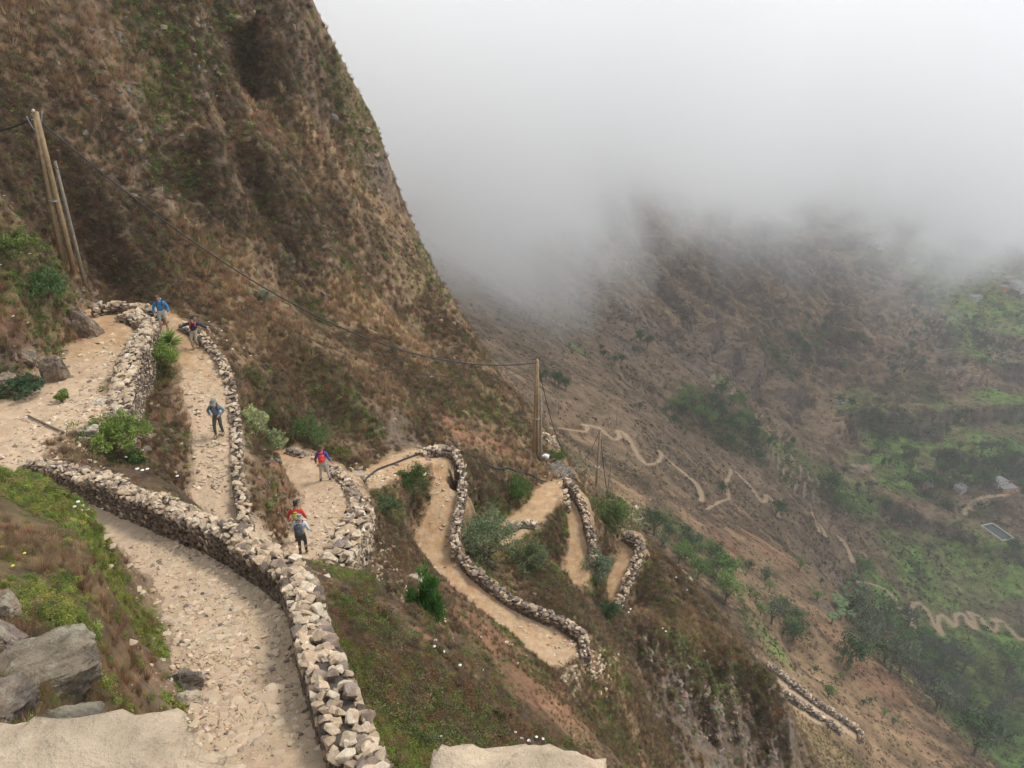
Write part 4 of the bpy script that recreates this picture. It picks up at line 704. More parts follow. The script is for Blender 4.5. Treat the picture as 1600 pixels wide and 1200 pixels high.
def thing(name, loc, label, cat, group=None, rz=0):
    o = bpy.data.objects.new(name, None); COL.objects.link(o); o.location = loc; o.rotation_euler = (0, 0, rz); o.empty_display_size = .2
    o['label'] = label; o['category'] = cat
    if group: o['group'] = group
    return o
def tube_geo(p, r, k=8, cap=True):
    p = np.asarray(p, float); r = np.broadcast_to(r, (len(p),)); t = np.gradient(p, axis=0); t /= np.linalg.norm(t, axis=1, keepdims=True) + 1e-12
    up = np.array([0, 0, 1.0]) if abs(t[0, 2]) < .9 else np.array([1.0, 0, 0]); co, fa_ = [], []
    for i in range(len(p)):
        a = np.cross(t[i], up); a /= np.linalg.norm(a) + 1e-12; b = np.cross(a, t[i])
        for j in range(k): th = 2 * math.pi * j / k; co.append(p[i] + r[i] * (a * math.cos(th) + b * math.sin(th)))
    for i in range(len(p) - 1):
        for j in range(k): q = i * k + j; q2 = i * k + (j + 1) % k; fa_ += [[q, q2, q2 + k], [q, q2 + k, q + k]]
    if cap:
        for e, s in ((0, 1), (len(p) - 1, -1)):
            co.append(p[e]); c = len(co) - 1
            for j in range(k): a, b = e * k + j, e * k + (j + 1) % k; fa_.append([c, b, a] if s == 1 else [c, a, b])
    return np.array(co), np.array(fa_)
def merge(parts):
    co, fa_, n_ = [], [], 0
    for c, f in parts: co.append(c); fa_.append(np.asarray(f) + n_); n_ += len(c)
    return np.concatenate(co), np.concatenate(fa_)
def bx(lo, hi):
    co = np.array([[x, y, z] for z in (lo[2], hi[2]) for y in (lo[1], hi[1]) for x in (lo[0], hi[0])], float)
    q = [[0, 2, 3, 1], [4, 5, 7, 6], [0, 1, 5, 4], [2, 6, 7, 3], [0, 4, 6, 2], [1, 3, 7, 5]]
    return co, np.array([t for a, b, c, d in q for t in ([a, b, c], [a, c, d])])
def prt(name, geo, mat, parent, smooth=False, cols=None):
    return mesh_np(name, geo[0], geo[1], mat, smooth, cols, parent)
# ---------------------------------------------------------------- poles and cables
M_pole = plain('weathered_pole_wood', (.30, .205, .11), .85, .3, 6); M_pole2 = plain('grey_pole_wood', (.24, .20, .145), .85, .3, 6); M_cable = plain('black_cable', (.025, .025, .028), .6); M_gcable = plain('grey_cable', (.25, .26, .28), .5); M_metal = plain('galvanised_steel', (.4, .4, .38), .5, metal=.6); M_iso = plain('porcelain', (.55, .42, .3), .4)
def top_of(base, h): return base + np.array([0, 0, h])
def pole(label, base, h, r, shafts, mat, group='wooden cable poles', caps=True, name='utility_pole'):
    o = thing(name, base, label, 'pole', group)
    for k, (dx, dy, lx, ly, hh) in enumerate(shafts):
        g = tube_geo([[dx, dy, -.6], [dx * .9 + lx * .3, dy + ly * .3, hh * .3], [dx * .8 + lx * .6, dy + ly * .6, hh * .62], [dx * .7 + lx, dy + ly, hh]], [r * 1.15, r * 1.05, r * .95, r * .85], 12)
        prt('shaft', g, mat, o, True)
    if caps:
        prt('cable_bracket', tube_geo([[-.16, 0, h - .35], [0.2, 0, h - .35]], .03, 8), M_metal, o)
        prt('insulator', tube_geo([[.02, 0, h - .05], [.02, 0, h + .04], [.02, 0, h + .12]], [.06, .09, .04], 10), M_iso, o, True)
        prt('strap', tube_geo([[0, 0, h * .42], [0, 0, h * .42 + .06]], r * 2.1, 12), M_metal, o)
    return o
bA = P(106, 408, 47.2); pole('tall pair of leaning wooden poles strapped together at the upper left', bA, 7.1, .12, [(.2, 0, 0, 0, 7.1), (-.28, 0, .25, 0, 7.0)], M_pole)
bA2 = P(130, 432, 47.4); pole('single grey shorter pole right of the pair at the upper left', bA2, 5.7, .085, [(0, 0, -.1, 0, 5.7)], M_pole2, caps=False)
bB = P(837, 716, 61.0); pole('tall twin wooden pole standing on the spur in the middle', bB, 7.75, .12, [(.12, 0, -.05, 0, 7.75), (-.14, 0, .08, 0, 7.7)], M_pole)
bB2 = P(845, 731, 61.0); pole('shorter grey stay pole right against the tall twin pole', bB2, 6.0, .09, [(0, 0, -.1, 0, 6.0)], M_pole2, caps=False)
bC = P(931, 771, 75.5); pole('slender single pole above the green bush, right of the tall twin pole', bC, 6.5, .11, [(0, 0, .1, 0, 6.5)], M_pole)
bC2 = P(949, 768, 77.0); pole('thin leaning pole just right of the slender pole', bC2, 4.4, .055, [(0, 0, .35, 0, 4.4)], M_pole2, caps=False)
bC3 = P(957, 782, 72.0); pole('short wooden post behind the green bush', bC3, 1.1, .09, [(0, 0, 0, 0, 1.1)], M_pole, caps=False, name='post')
for k, (px, py, lb) in enumerate([(873, 647, 'faint far pole left of the zigzag trail'), (963, 665, 'faint far pole above the second bend of the zigzag trail'), (1037, 680, 'faint far pole on the ridge above the zigzag trail'), (1197, 772, 'faint far pole beside the lower bends on the ridge')]):
    h = hit(px, py, 130)
    pole(lb, h, 7.0, .12, [(0, 0, 0, 0, 7.0)], M_pole2, group='distant poles along the zigzag trail', caps=False)
def cable(label, a, b, sag, r, mat=None, name='cable', n_=40):
    t_ = np.linspace(0, 1, n_)[:, None]; p = a * (1 - t_) + b * t_; p[:, 2] -= sag * 4 * (t_ * (1 - t_))[:, 0]
    g = tube_geo(p, r, 6); o = mesh_np(name, g[0], g[1], mat or M_cable, True); o['label'] = label; o['category'] = 'cable'; o['group'] = 'overhead cables'; return o
tA, tB, tC = top_of(bA, 6.8), top_of(bB, 7.6), top_of(bC, 6.3)
cable('thick black cable sagging from the upper left poles to the middle twin pole', tA + [.1, 0, 0], tB, 3.9, .04)
cable('thin wire hanging just below the thick black cable', tA + [.25, 0, -2.0], tB + [0, 0, -.5], 4.3, .014)
cable('black cable leaving the upper left poles towards the left edge', tA + [-.1, 0, 0], P(-330, 60, 60), 2.3, .04)
cable('grey loop of cable beside the upper left pole top', tA + [-.35, 0, .1], tA + [.35, .1, .3], .8, .025, M_gcable)
cable('thin stay wire from the upper left pair to the shorter pole', top_of(bA, 3.4), top_of(bA2, 5.1) + [-.1, 0, 0], .1, .018, M_gcable)
cable('black cable dropping from the middle twin pole towards the slender pole', tB + [.1, 0, -.2], tC + [0, 0, -.1], 5.2, .028)
cable('black stay cable beside the slender pole', tC + [.1, 0, 0], bC2 + [-.1, 0, .4], .3, .035)
def ground_line(pts, lift, rmin, step=.35):
    w3 = np.array([h for h in (hit(x, y, rmin) for x, y in pts) if h is not None]); w3 = resample(smooth_poly(w3, 4), step); w3[:, 2] = [float(Zat(x, y)) + lift for x, y, z in w3]
    w3[1:-1, 2] = (w3[:-2, 2] + w3[1:-1, 2] * 2 + w3[2:, 2]) / 4; return w3
g = tube_geo(ground_line([(570,755),(590,735),(625,722),(660,708)], .08, 30), .05, 8); o = mesh_np('water_pipe', g[0], g[1], M_cable, True); o['label'] = 'black pipe along the upper edge of the middle hairpin'; o['category'] = 'pipe'; o['group'] = 'black pipe'
g = tube_geo(ground_line([(722,708),(750,722),(785,735),(812,740),(835,748),(855,755)], .12, 40), .055, 8); o = mesh_np('water_pipe', g[0], g[1], M_cable, True); o['label'] = 'black pipe snaking over the earth towards the tall twin pole'; o['category'] = 'pipe'; o['group'] = 'black pipe'
g = tube_geo(ground_line([(45,652),(70,664),(100,678)], .06, 20), .035, 8); o = mesh_np('branch', g[0], g[1], plain('dead_wood', (.16, .12, .09), .9, .2), True); o['label'] = 'dead branch lying on the pale ground of the upper trail'; o['category'] = 'branch'
# white sack and brushwood
def sack():
    h = hit(852, 718, 45); co, fa_ = hull_stone(np.random.default_rng(9), 26, True); nn = co * np.array([.34, .26, .34]) * (1 + .12 * np.sin(co[:, 2:3] * 7))
    o = mesh_np('sack', nn, fa_, plain('white_plastic_weave', (.72, .73, .74), .6, .1, 30), True); o.location = h + np.array([0, 0, .25]); o['label'] = 'white sack at the foot of the tall twin pole'; o['category'] = 'sack'
sack()
def brush():
    g_ = np.random.default_rng(10); h = hit(866, 738, 45); ps = []
    for q in range(150):
        c = g_.normal(0, 1, 3) * [.75, .5, .16]; a = g_.uniform(0, 6.28); L_ = g_.uniform(.25, .6); d = np.array([math.cos(a), math.sin(a), g_.normal(0, .35)]) * L_
        ps.append(tube_geo([c - d + [0, 0, .25], c + g_.normal(0, .06, 3) + [0, 0, .28], c + d + [0, 0, .25]], [.018, .014, .006], 4, False))
    ge = merge(ps); o = mesh_np('brushwood_pile', ge[0], ge[1], plain('bleached_twigs', (.36, .33, .31), .9, .2)); o.location = h; o['label'] = 'grey heap of cut brushwood below the white sack'; o['category'] = 'brushwood'
brush()
# ---------------------------------------------------------------- plants one can tell apart
def foliage_material(name, trans=.25):
    m = bpy.data.materials.new(name); m.use_nodes = True; t = m.node_tree; L = t.links.new; b = t.nodes['Principled BSDF']; b.inputs['Roughness'].default_value = .7; b.inputs['Specular IOR Level'].default_value = .25
    a = nd(t, 'ShaderNodeAttribute', attribute_name='Col'); L(a.outputs['Color'], b.inputs['Base Color']); tr_ = nd(t, 'ShaderNodeBsdfTranslucent'); L(a.outputs['Color'], tr_.inputs['Color']); ms = nd(t, 'ShaderNodeMixShader'); ms.inputs[0].default_value = trans
    L(b.outputs[0], ms.inputs[1]); L(tr_.outputs[0], ms.inputs[2]); L(ms.outputs[0], t.nodes['Material Output'].inputs['Surface']); return m
M_fol = foliage_material('foliage'); M_bark = plain('bark', (.14, .10, .07), .95, .25, 8)
def crown_geo(g, half, nclump, nleaf, leaf, col, up=0.0, spiky=0, open_=.0):
    co, cl = [], []; half = np.asarray(half)
    for q in range(nclump):
        u = g.normal(size=3); u /= np.linalg.norm(u); u[2] = abs(u[2]) * 1.0 - .35 if not spiky else abs(u[2])
        c = u * half * g.uniform(.3, 1.12) * (1 + .25 * math.sin(u[0] * 5 + u[1] * 4)); rc = half.min() * g.uniform(.14, .48); m = nleaf
        v = g.normal(size=(m, 3)); v /= np.linalg.norm(v, axis=1, keepdims=True); pts = c + v * rc * (g.uniform(.3, 1, (m, 1)) ** .5)
        d = g.normal(size=(m, 3)) + v * .8 + np.array([0, 0, up]); d /= np.linalg.norm(d, axis=1, keepdims=True); e = np.cross(d, g.normal(size=(m, 3))); e /= np.linalg.norm(e, axis=1, keepdims=True)
        L_ = leaf * g.uniform(.6, 1.4, (m, 1)); wd = .45 if not spiky else .1
        co.append(np.stack([pts - d * L_, pts + e * L_ * wd, pts + d * L_], 1).reshape(-1, 3)); cc = np.array(col) * g.uniform(.72, 1.25) * g.uniform(.75, 1.25, (m, 1)); cl.append(np.repeat(cc * (1 + g.normal(0, .06, (m, 3))), 3, axis=0))
    co = np.concatenate(co); return co, np.arange(len(co)).reshape(-1, 3), np.clip(np.concatenate(cl), .005, .7)
def limbs_geo(g, half, zc, r, n_=5, splay=.6):
    ps = [tube_geo([[0, 0, -.3 * zc], [g.normal(0, .03) * zc, 0, zc * .5], [g.normal(0, .05) * zc, 0, zc]], [r * 1.3, r, r * .7], 7)] if zc > .3 * half[2] else []
    for q in range(n_):
        a = q * 6.28 / n_ + g.normal(0, .3); e = np.array([math.cos(a) * half[0] * splay, math.sin(a) * half[1] * splay, zc + half[2] * g.uniform(.2, .6)]); s = np.array([0, 0, zc * g.uniform(.3, .9)]) if ps else np.array([0, 0, -.1])
        ps.append(tube_geo([s, s * .5 + e * .5 + [0, 0, -.1 * half[2]], e], [r * .7, r * .5, r * .15], 5, False))
    return merge(ps)
def bush(label, px, py, rad, hgt, col, seed, leaf=.07, ncl=26, nlf=60, d=None, name='bush', cat='bush', spiky=0, up=.2, rmin=5, group=None):
    g = np.random.default_rng(seed); pos = P(px, py, d) if d else hit(px, py, rmin)
    o = thing(name, pos, label, cat, group); half = np.array([rad, rad * .9, hgt * .55])
    prt('stem', limbs_geo(g, half, hgt * .25, .03 + .015 * rad, 7, .7), M_bark, o)
    co, fa_, cl = crown_geo(g, half, ncl, nlf, leaf, col, up, spiky); co[:, 2] += hgt * .5
    mesh_np('foliage', co, fa_, M_fol, False, cl, o); return o
GG = (.21, .26, .135); BR = (.20, .27, .06); DG = (.10, .165, .04); PY = (.42, .44, .21)
bush('large grey green feathery bush beside the middle trail wall', 765, 872, 1.6, 2.9, GG, 401, .09, 60, 90, rmin=35)
bush('grey green bush right of the large feathery one, with small yellow flowers', 828, 885, 1.3, 1.5, (.16,.19,.09), 402, .08, 45, 80, rmin=35)
bush('pale grey green bush at the bottom of the fourth trail leg', 935, 905, 1.2, 2.2, (.17,.205,.12), 403, .09, 45, 80, rmin=40)
bush('tall green bush on the rim right of the slender pole foot', 957, 828, 1.9, 3.0, (.145,.19,.065), 404, .11, 70, 90, rmin=45)
bush('round deep green bush in the hollow left of the fourth trail leg', 810, 785, .95, 1.9, DG, 405, .08, 40, 80, rmin=40)
bush('dark green bush inside the middle hairpin', 646, 765, .9, 1.5, (.085,.14,.035), 406, .07, 36, 80, rmin=30)
bush('soft blue green bush left below the middle hairpin', 604, 802, .75, 1.1, (.13,.18,.08), 407, .05, 30, 90, rmin=25)
bush('bright green bush under the retaining wall of the top trail', 184, 700, 1.15, 1.3, BR, 408, .07, 50, 90, rmin=24)
bush('small bright bush at the right of the bush under the retaining wall', 214, 728, .6, .6, (.11,.17,.05), 409, .06, 24, 70, rmin=24)
bush('pale yellow green spurge bush right of the leg with the walkers', 400, 672, .75, 1.2, PY, 410, .075, 40, 70, rmin=25)
bush('second pale spurge bush just below the first', 426, 700, .6, .9, (.30,.33,.16), 411, .07, 34, 70, rmin=25)
bush('soft green bush above the dark curved wall', 486, 697, 1.15, 1.7, (.12,.18,.06), 412, .06, 45, 100, rmin=30)
bush('low yellow green bush hanging over the dark curved wall', 525, 715, .8, .6, (.17,.19,.05), 413, .05, 30, 80, rmin=30)
bush('dark green upright broom bush on the slope below the middle trail', 673, 1005, .5, 2.1, (.075,.17,.035), 414, .2, 42, 70, rmin=18, spiky=1, up=2.2)
bush('bright green bush on the bank left of the walkers leg', 250, 578, .95, 1.5, BR, 415, .08, 44, 80, rmin=28)
bush('round bush with light leaves at the foot of the leftmost bank', 97, 642 - 14, .35, .45, BR, 416, .05, 18, 60, rmin=24)
bush('spreading green bush on the rocky bank at the upper left', 62, 470, 1.6, 1.3, (.10,.165,.055), 417, .09, 55, 80, rmin=30)
bush('dark blue green bush on the bank above the pale ground', 42, 620, .8, .8, (.075,.125,.06), 418, .07, 30, 80, rmin=28)
bush('bushy light green clump higher on the bank at the left edge', 18, 402, 1.3, 1.1, (.15,.19,.05), 419, .09, 40, 70, rmin=30)
bush('small bright green bush beside the white sack', 868, 722, .75, .9, (.11,.19,.04), 420, .07, 30, 80, rmin=45)
bush('dark dense bush at the lower end of the outermost wall', 953, 968, .8, 1.5, (.07,.12,.05), 421, .07, 34, 80, rmin=40)
bush('big brown green bush over the slope under the highest bend', 395, 600, .9, .9, (.16,.15,.06), 422, .06, 30, 80, rmin=30)
# spiky rosettes
def rosette(label, px, py, size, col, seed, n_=26, rmin=20, name='agave', stalk=0):
    g = np.random.default_rng(seed); o = thing(name, hit(px, py, rmin), label, name.replace('_', ' '), None)
    co, fa_, cl = [], [], []
    for q in range(n_):
        a = g.uniform(0, 6.28); e = g.uniform(.15, 1.3); L_ = size * g.uniform(.7, 1.1); hd = np.array([math.cos(a), math.sin(a), 0]); sd_ = np.array([-math.sin(a), math.cos(a), 0]); w_ = size * .09
        pts = [np.zeros(3), hd * L_ * .5 * math.cos(e) + [0, 0, L_ * .5 * math.sin(e) + stalk], hd * L_ * math.cos(e * .8) + [0, 0, L_ * .9 * math.sin(e * .8) + stalk]]
        pts[0] = np.array([0, 0, stalk]); b_ = len(co); co += [pts[0] - sd_ * w_ * .6, pts[0] + sd_ * w_ * .6, pts[1] - sd_ * w_, pts[1] + sd_ * w_, pts[2]]
        fa_ += [[b_, b_ + 1, b_ + 3], [b_, b_ + 3, b_ + 2], [b_ + 2, b_ + 3, b_ + 4]]; cl += [np.array(col) * g.uniform(.7, 1.2)] * 5
    mesh_np('leaf_rosette', co, fa_, M_fol, False, np.array(cl), o)
    prt('stem', tube_geo([[0, 0, -.2], [0, 0, stalk + .05]], [.06 * size + .02, .05 * size + .02], 7), M_bark, o)
rosette('grey green agave on the cliff under the black cable', 412, 470, 1.25, (.22, .26, .17), 430, 30, 38)
rosette('bright green fern rosette at the corner under the blue jacket walker', 264, 536, .85, (.2, .3, .07), 431, 44, 28, 'fern')
rosette('second fern rosette just below the brighter one', 268, 556, .6, (.15, .25, .06), 432, 36, 28, 'fern')
rosette('bright green rosette plant under the broad tumbledown wall', 552, 862, .6, (.16, .27, .05), 433, 40, 25, 'rosette_plant')
rosette('small rosette plant on the bank left of the red jacket walker', 415, 795, .5, (.17, .24, .08), 434, 34, 25, 'rosette_plant')
rosette('pale agave higher on the cliff, left part', 205, 205, .7, (.2, .24, .15), 435, 24, 38)
rosette('small pale rosette on the cliff at the middle left', 385, 492 - 30, .4, (.22, .25, .15), 436, 20, 38)
# white umbel flowers
M_petal = plain('white_petals', (.78, .78, .74), .8); M_stalk = plain('green_stalk', (.12, .17, .05), .8); M_yel = plain('yellow_petals', (.7, .55, .05), .8)
def flower(px, py, s, label, group, rmin=5, mat=None):
    h = hit(px, py, rmin)
    if h is None: return
    g = np.random.default_rng(int(px * 7 + py)); L_ = s * 3; o = thing('flower', h, label, 'flower', group)
    prt('stalk', tube_geo([[0, 0, -.05], [g.normal(0, .03), 0, L_ * .6], [0, 0, L_]], [.006, .005, .004], 5), M_stalk, o); ps = []
    for q in range(16):
        a = g.uniform(0, 6.28); r_ = s * math.sqrt(g.uniform(0, 1)); r_ *= (q > 0); c = np.array([math.cos(a) * r_, math.sin(a) * r_, L_ + s * .25 * (1 - (r_ / s) ** 2)])
        k = 6; th = np.arange(k) * 6.28 / k; rr_ = s * (.26 if q else 1.0); ring = c + np.stack([np.cos(th) * rr_, np.sin(th) * rr_, -.25 * rr_ * np.ones(k)], -1); ps.append((np.concatenate([ring, [c]]), np.array([[j, (j + 1) % k, k] for j in range(k)])))
    prt('flower_head', merge(ps), mat or M_petal, o)
FL = [('white umbel flower on the green bank above the near trail', 'white flowers on the near bank', [(124,792),(131,798),(138,804),(128,806),(118,800),(150,781),(161,800)], .035, 5),
 ('white flower head in the shrub slope right of the near wall', 'white flowers in the near shrub slope', [(681,1006),(679,1016),(694,1024),(719,1045),(707,1178-30),(755,1050),(688,1180-20),(815,1160),(826,1163),(838,1157),(848,1160),(805,1150)], .035, 8),
 ('white flower on the long near wall', 'white flowers along the top of the near wall', [(199,721),(206,722),(216,740),(224,742),(232,740),(278,750)], .06, 15),
 ('white flower beside the leg with the walkers', 'white flowers right of the walkers leg', [(327,507),(325,515),(347,521),(355,536),(392,560),(382,548)], .055, 25),
 ('white flower on the outer spur', 'white flowers on the outer spur', [(1035,985),(1040,990),(985,955),(982,960),(1056,905),(1100,1020),(1073,925),(950,860),(945,870)], .065, 40),
 ('white flower head on the bank at the upper left', 'white flowers on the upper left bank', [(8,311),(20,322),(33,400),(63,402),(48,402),(2,420),(76,415),(22,500),(100,558)], .055, 25)]
for lb, gp, sp_, s_, rm in FL:
    for px, py in sp_: flower(px, py, s_, lb, gp, rm)
for px, py in ((5,860),(40,870),(22,890)): flower(px, py, .02, 'small yellow flower at the left edge of the near bank', 'yellow flowers on the near bank', 5, M_yel)
# trees
def tree_parts(seed, kind):
    g = np.random.default_rng(seed)
    half = {'round': (.42, .42, .42), 'tall': (.26, .26, .48), 'flat': (.55, .5, .26), 'loose': (.4, .4, .4)}[kind]; ncl = {'round': 42, 'tall': 34, 'flat': 34, 'loose': 22}[kind]
    co, fa_, cl = crown_geo(g, np.array(half), ncl, 26, .05, (1, 1, 1)); co[:, 2] += 1 - half[2]
    a = mesh_np('crown', co, fa_, None, False, np.clip(cl, .4, .7) / .7, link=False); lg = limbs_geo(g, np.array(half), 1 - half[2] * 1.3, .03, 6); b = mesh_np('trunk', lg[0], lg[1], M_bark, link=False)
    # mesh colours carry light and dark clumps; the kind's green comes from its material
    return a.data, b.data
def tree_mat(name, col):
    m = bpy.data.materials.new(name); m.use_nodes = True; t = m.node_tree; b = t.nodes['Principled BSDF']; b.inputs['Roughness'].default_value = .8; b.inputs['Specular IOR Level'].default_value = .15
    a = nd(t, 'ShaderNodeAttribute', attribute_name='Col'); v = nd(t, 'ShaderNodeVectorMath', operation='MULTIPLY'); v.inputs[1].default_value = col; t.links.new(a.outputs['Color'], v.inputs[0]); t.links.new(v.outputs[0], b.inputs['Base Color']); return m
TM = {'dark': tree_mat('dark_foliage', (.06, .105, .04)), 'mid': tree_mat('green_foliage', (.11, .19, .05)), 'light': tree_mat('light_foliage', (.16, .24, .07)), 'grey': tree_mat('grey_green_foliage', (.11, .135, .08))}
TP = {}
def tree(label, px, py, h, kind, tone, group=None, rmin=130, seed=0, loc=None):
    loc = hit(px, py, rmin) if loc is None else loc
    if loc is None: return
    key = (kind, tone, seed % 2)
    if key not in TP:
        a, b = tree_parts(600 + seed, kind); a.materials.append(TM[tone]); TP[key] = (a, b)
    o = thing('tree' if h > 2.5 else 'bush', loc, label, 'tree' if h > 2.5 else 'bush', group, seed * 1.7); o.scale = (h, h, h)
    for nm, me in zip(('crown', 'trunk'), TP[key]): c = bpy.data.objects.new(nm, me); COL.objects.link(c); c.parent = o
SL = [(1132,912,9,'round','mid','large rounded green tree below the outermost wall, right of the spur crest'),(1134,940,7,'round','light','bright green tree in front of the large rounded tree'),(1238,1005,6.5,'round','dark','dark round tree in the middle of the lower brown slope'),
 (1022,836,7,'round','dark','dark green round tree just right of the outermost trail bend'),(1205,975,7.5,'loose','grey','thin see through tree left above the dark round tree'),(1294,1090,3.5,'round','mid','small green bush below the lower slope, right of the parallel walls'),
 (1195,908,5,'loose','grey','loose dark shrub tree on the brown slope, left'),(1250,890,4.5,'loose','mid','small green tree on the brown slope near its ridge'),(1090,905,6,'round','mid','green tree left of the large rounded tree'),(1060,880,5,'loose','mid','lower green tree beside the spur crest'),
 (1000,537,9,'tall','dark','left one of the two dark trees under the rock wall'),(1012,543,8,'tall','dark','right one of the two dark trees under the rock wall'),(1128,772,5,'round','dark','dark round tree beside the trail below the fork'),(1212,808,8,'round','dark','dark tree clump in the crook of the ridge trail'),
 (1297,775,14,'round','dark','large dark tree among the terraces in the valley'),(1310,790,9,'round','mid','lower tree at the right of the large dark valley tree'),(1340,905,13,'round','mid','dense green tree at the start of the lower zigzag trail'),(1580,868,11,'round','dark','dark tree just below the water reservoir'),
 (1535,765,12,'flat','dark','spreading dark tree left of the orange roofed house'),(1450,870,9,'loose','grey','brownish tree on the spur left of the green field'),(1573,1060,16,'flat','mid','wide spreading tree at the right edge of the valley'),(1312,633,7,'round','dark','dark tree beside the small white house on the slope'),
 (1330,635,6,'round','dark','dark tree right of the small white house on the slope'),(873,605,6,'tall','dark','lone dark tree on the brown ridge left'),(1380,690,9,'round','dark','dark tree at the edge of the bright green field'),(1478,680,7,'round','dark','small round tree on the terraced slope')]
for k, (px, py, h, kd, tn, lb) in enumerate(SL): tree(lb, px, py, h, kd, tn, None, 120, k)
gt = np.random.default_rng(88)
def grove(label, group, spots, kinds, tones):
    for px, py, rx, ry, n_, h0, h1 in spots:
        for q in range(n_): tree(label, px + gt.normal(0, rx), py + gt.normal(0, ry), gt.uniform(h0, h1), kinds[gt.integers(len(kinds))], tones[gt.integers(len(tones))], group, 150, int(gt.integers(100)))
grove('one of the crowded trees in the green gully behind the brown ridge', 'trees of the green gully', [(1105,640,26,12,16,5,9),(1150,672,26,10,14,5,9),(1200,700,20,8,10,4,8),(1068,645,12,8,6,5,9)], ['round','tall','loose'], ['mid','dark','light','dark'])
grove('one of the dark trees crowding the bottom of the ravine at the lower right', 'trees of the deep ravine', [(1440,1040,28,24,20,7,12),(1490,1090,26,22,16,7,12),(1540,1140,26,24,12,7,12),(1370,975,18,16,8,6,10),(1350,1010,10,20,6,6,10)], ['round','loose','flat'], ['dark','mid','grey','grey'])
grove('one of the scattered trees on the valley floor around the houses', 'trees of the valley floor', [(1500,745,44,16,24,6,11),(1420,720,40,14,12,5,9),(1560,720,26,14,10,6,11),(1350,790,30,16,8,5,9)], ['round','flat','tall'], ['dark','mid','dark'])
grove('one of the small dark trees dotted over the far terraced slope', 'trees of the far slope', [(1300,530,40,24,10,6,10),(1510,530,34,24,12,6,11),(1420,460,40,20,8,7,11),(1240,540,30,14,6,6,9),(1410,560,30,20,8,5,9)], ['round','tall'], ['dark','dark','mid'])
grove('one of the low green bushes on the brown slope below the outermost trail', 'bushes of the lower slope', [(1080,870,26,18,14,2.6,5),(1180,960,36,26,12,2,4.2),(1240,930,30,24,8,2,4),(1380,1130,50,24,10,1.6,2.6),(1300,1060,30,20,6,1.5,2.5)], ['round','loose'], ['mid','dark','light','grey'])
grove('one of the dark green bushes at the edge of the mid ridge', 'bushes of the mid ridge', [(1050,650,20,10,6,3,5),(960,560,30,12,6,3,5),(860,600,20,12,4,3,5)], ['round'], ['dark','grey'])
# banana plants: pale drooping leaves on the ravine edge
def banana(px, py, k):
    h = hit(px, py, 150)
    if h is None: return
    g = np.random.default_rng(900 + k); o = thing('banana_plant', h, 'one of the pale leaved banana plants packed together above the ravine trees', 'banana plant', 'banana plants above the ravine'); co, fa_, cl = [], [], []
    for q in range(9):
        a = g.uniform(0, 6.28); hd = np.array([math.cos(a), math.sin(a), 0]); sd_ = np.array([-math.sin(a), math.cos(a), 0]); L_ = g.uniform(1.4, 2.2); b_ = len(co)
        for t_, w_ in ((0, .15), (.35, .5), (.7, .5), (1, .08)): c = hd * L_ * t_ * .85 + [0, 0, 2.4 + L_ * (1.0 * t_ - 1.0 * t_ * t_)]; co += [c - sd_ * w_, c + sd_ * w_]; cl += [np.array((.13, .2, .085)) * g.uniform(.8, 1.2)] * 2
        for j in range(3): fa_ += [[b_ + 2 * j, b_ + 2 * j + 1, b_ + 2 * j + 3], [b_ + 2 * j, b_ + 2 * j + 3, b_ + 2 * j + 2]]
    mesh_np('leaves', co, fa_, M_fol, False, np.array(cl), o); prt('stem', tube_geo([[0, 0, -.3], [0, 0, 1.4], [0, 0, 2.6]], [.22, .18, .12], 7), plain('banana_stem', (.14, .17, .07), .8) if k == 0 else bpy.data.materials['banana_stem'], o)
for k in range(36): banana(1330 + gt.normal(0, 16), 945 + gt.normal(0, 16) + gt.uniform(-8, 14), k)
# ---------------------------------------------------------------- houses and the reservoir
MW = {'white': plain('white_wall', (.5, .49, .47), .8, .06, 2), 'cream': plain('cream_wall', (.6, .5, .38), .8, .08, 2), 'orange': plain('orange_wall', (.55, .28, .14), .8, .1, 2), 'grey': plain('block_wall', (.36, .33, .30), .9, .1, 2), 'stone': plain('rubble_wall', (.27, .2, .155), .9, .2, 2)}
M_roof = plain('concrete_roof', (.30, .285, .27), .9, .12, 2); M_thatch = plain('thatch', (.2, .165, .13), .95, .2, 3); M_win = plain('dark_window', (.04, .045, .05), .3); M_door = plain('painted_door', (.12, .2, .24), .6)
def house(label, px, py, w_, d_, h_, tone, rz, roof='flat', group=None):
    p = hit(px, py, 150)
    if p is None: return
    o = thing('house', p, label, 'house', group, rz); mw = MW[tone]
    prt('wall', bx((-w_ / 2, -d_ / 2, -2.5), (w_ / 2, d_ / 2, h_)), mw, o)
    if roof == 'flat': prt('roof', merge([bx((-w_ / 2 - .25, -d_ / 2 - .25, h_ + .003), (w_ / 2 + .25, d_ / 2 + .25, h_ + .2)), bx((-w_ / 2 - .2, -d_ / 2 - .2, h_ + .2), (w_ / 2 + .2, -d_ / 2, h_ + .55))]), M_roof, o)
    else:
        a, b, c = w_ / 2 + .3, d_ / 2 + .3, h_ + d_ * .32
        prt('roof', (np.array([[-a, -b, h_ - .05], [a, -b, h_ - .05], [a, b, h_ - .05], [-a, b, h_ - .05], [-a, 0, c], [a, 0, c]]), np.array([[0, 1, 5], [0, 5, 4], [2, 3, 4], [2, 4, 5], [0, 4, 3], [1, 2, 5], [0, 2, 1], [0, 3, 2]])), M_thatch, o)
    yf = -d_ / 2 - .03
    prt('door', bx((-.45, yf, -.1), (.45, yf + .05, 2.0)), M_door, o)
    for sx_ in (-w_ * .32, w_ * .32):
        f = prt('window', bx((sx_ - .5, yf, 1.0), (sx_ + .5, yf + .05, 2.0)), mw, o); prt('pane', bx((sx_ - .42, yf - .02, 1.08), (sx_ + .42, yf - .003, 1.92)), M_win, f)
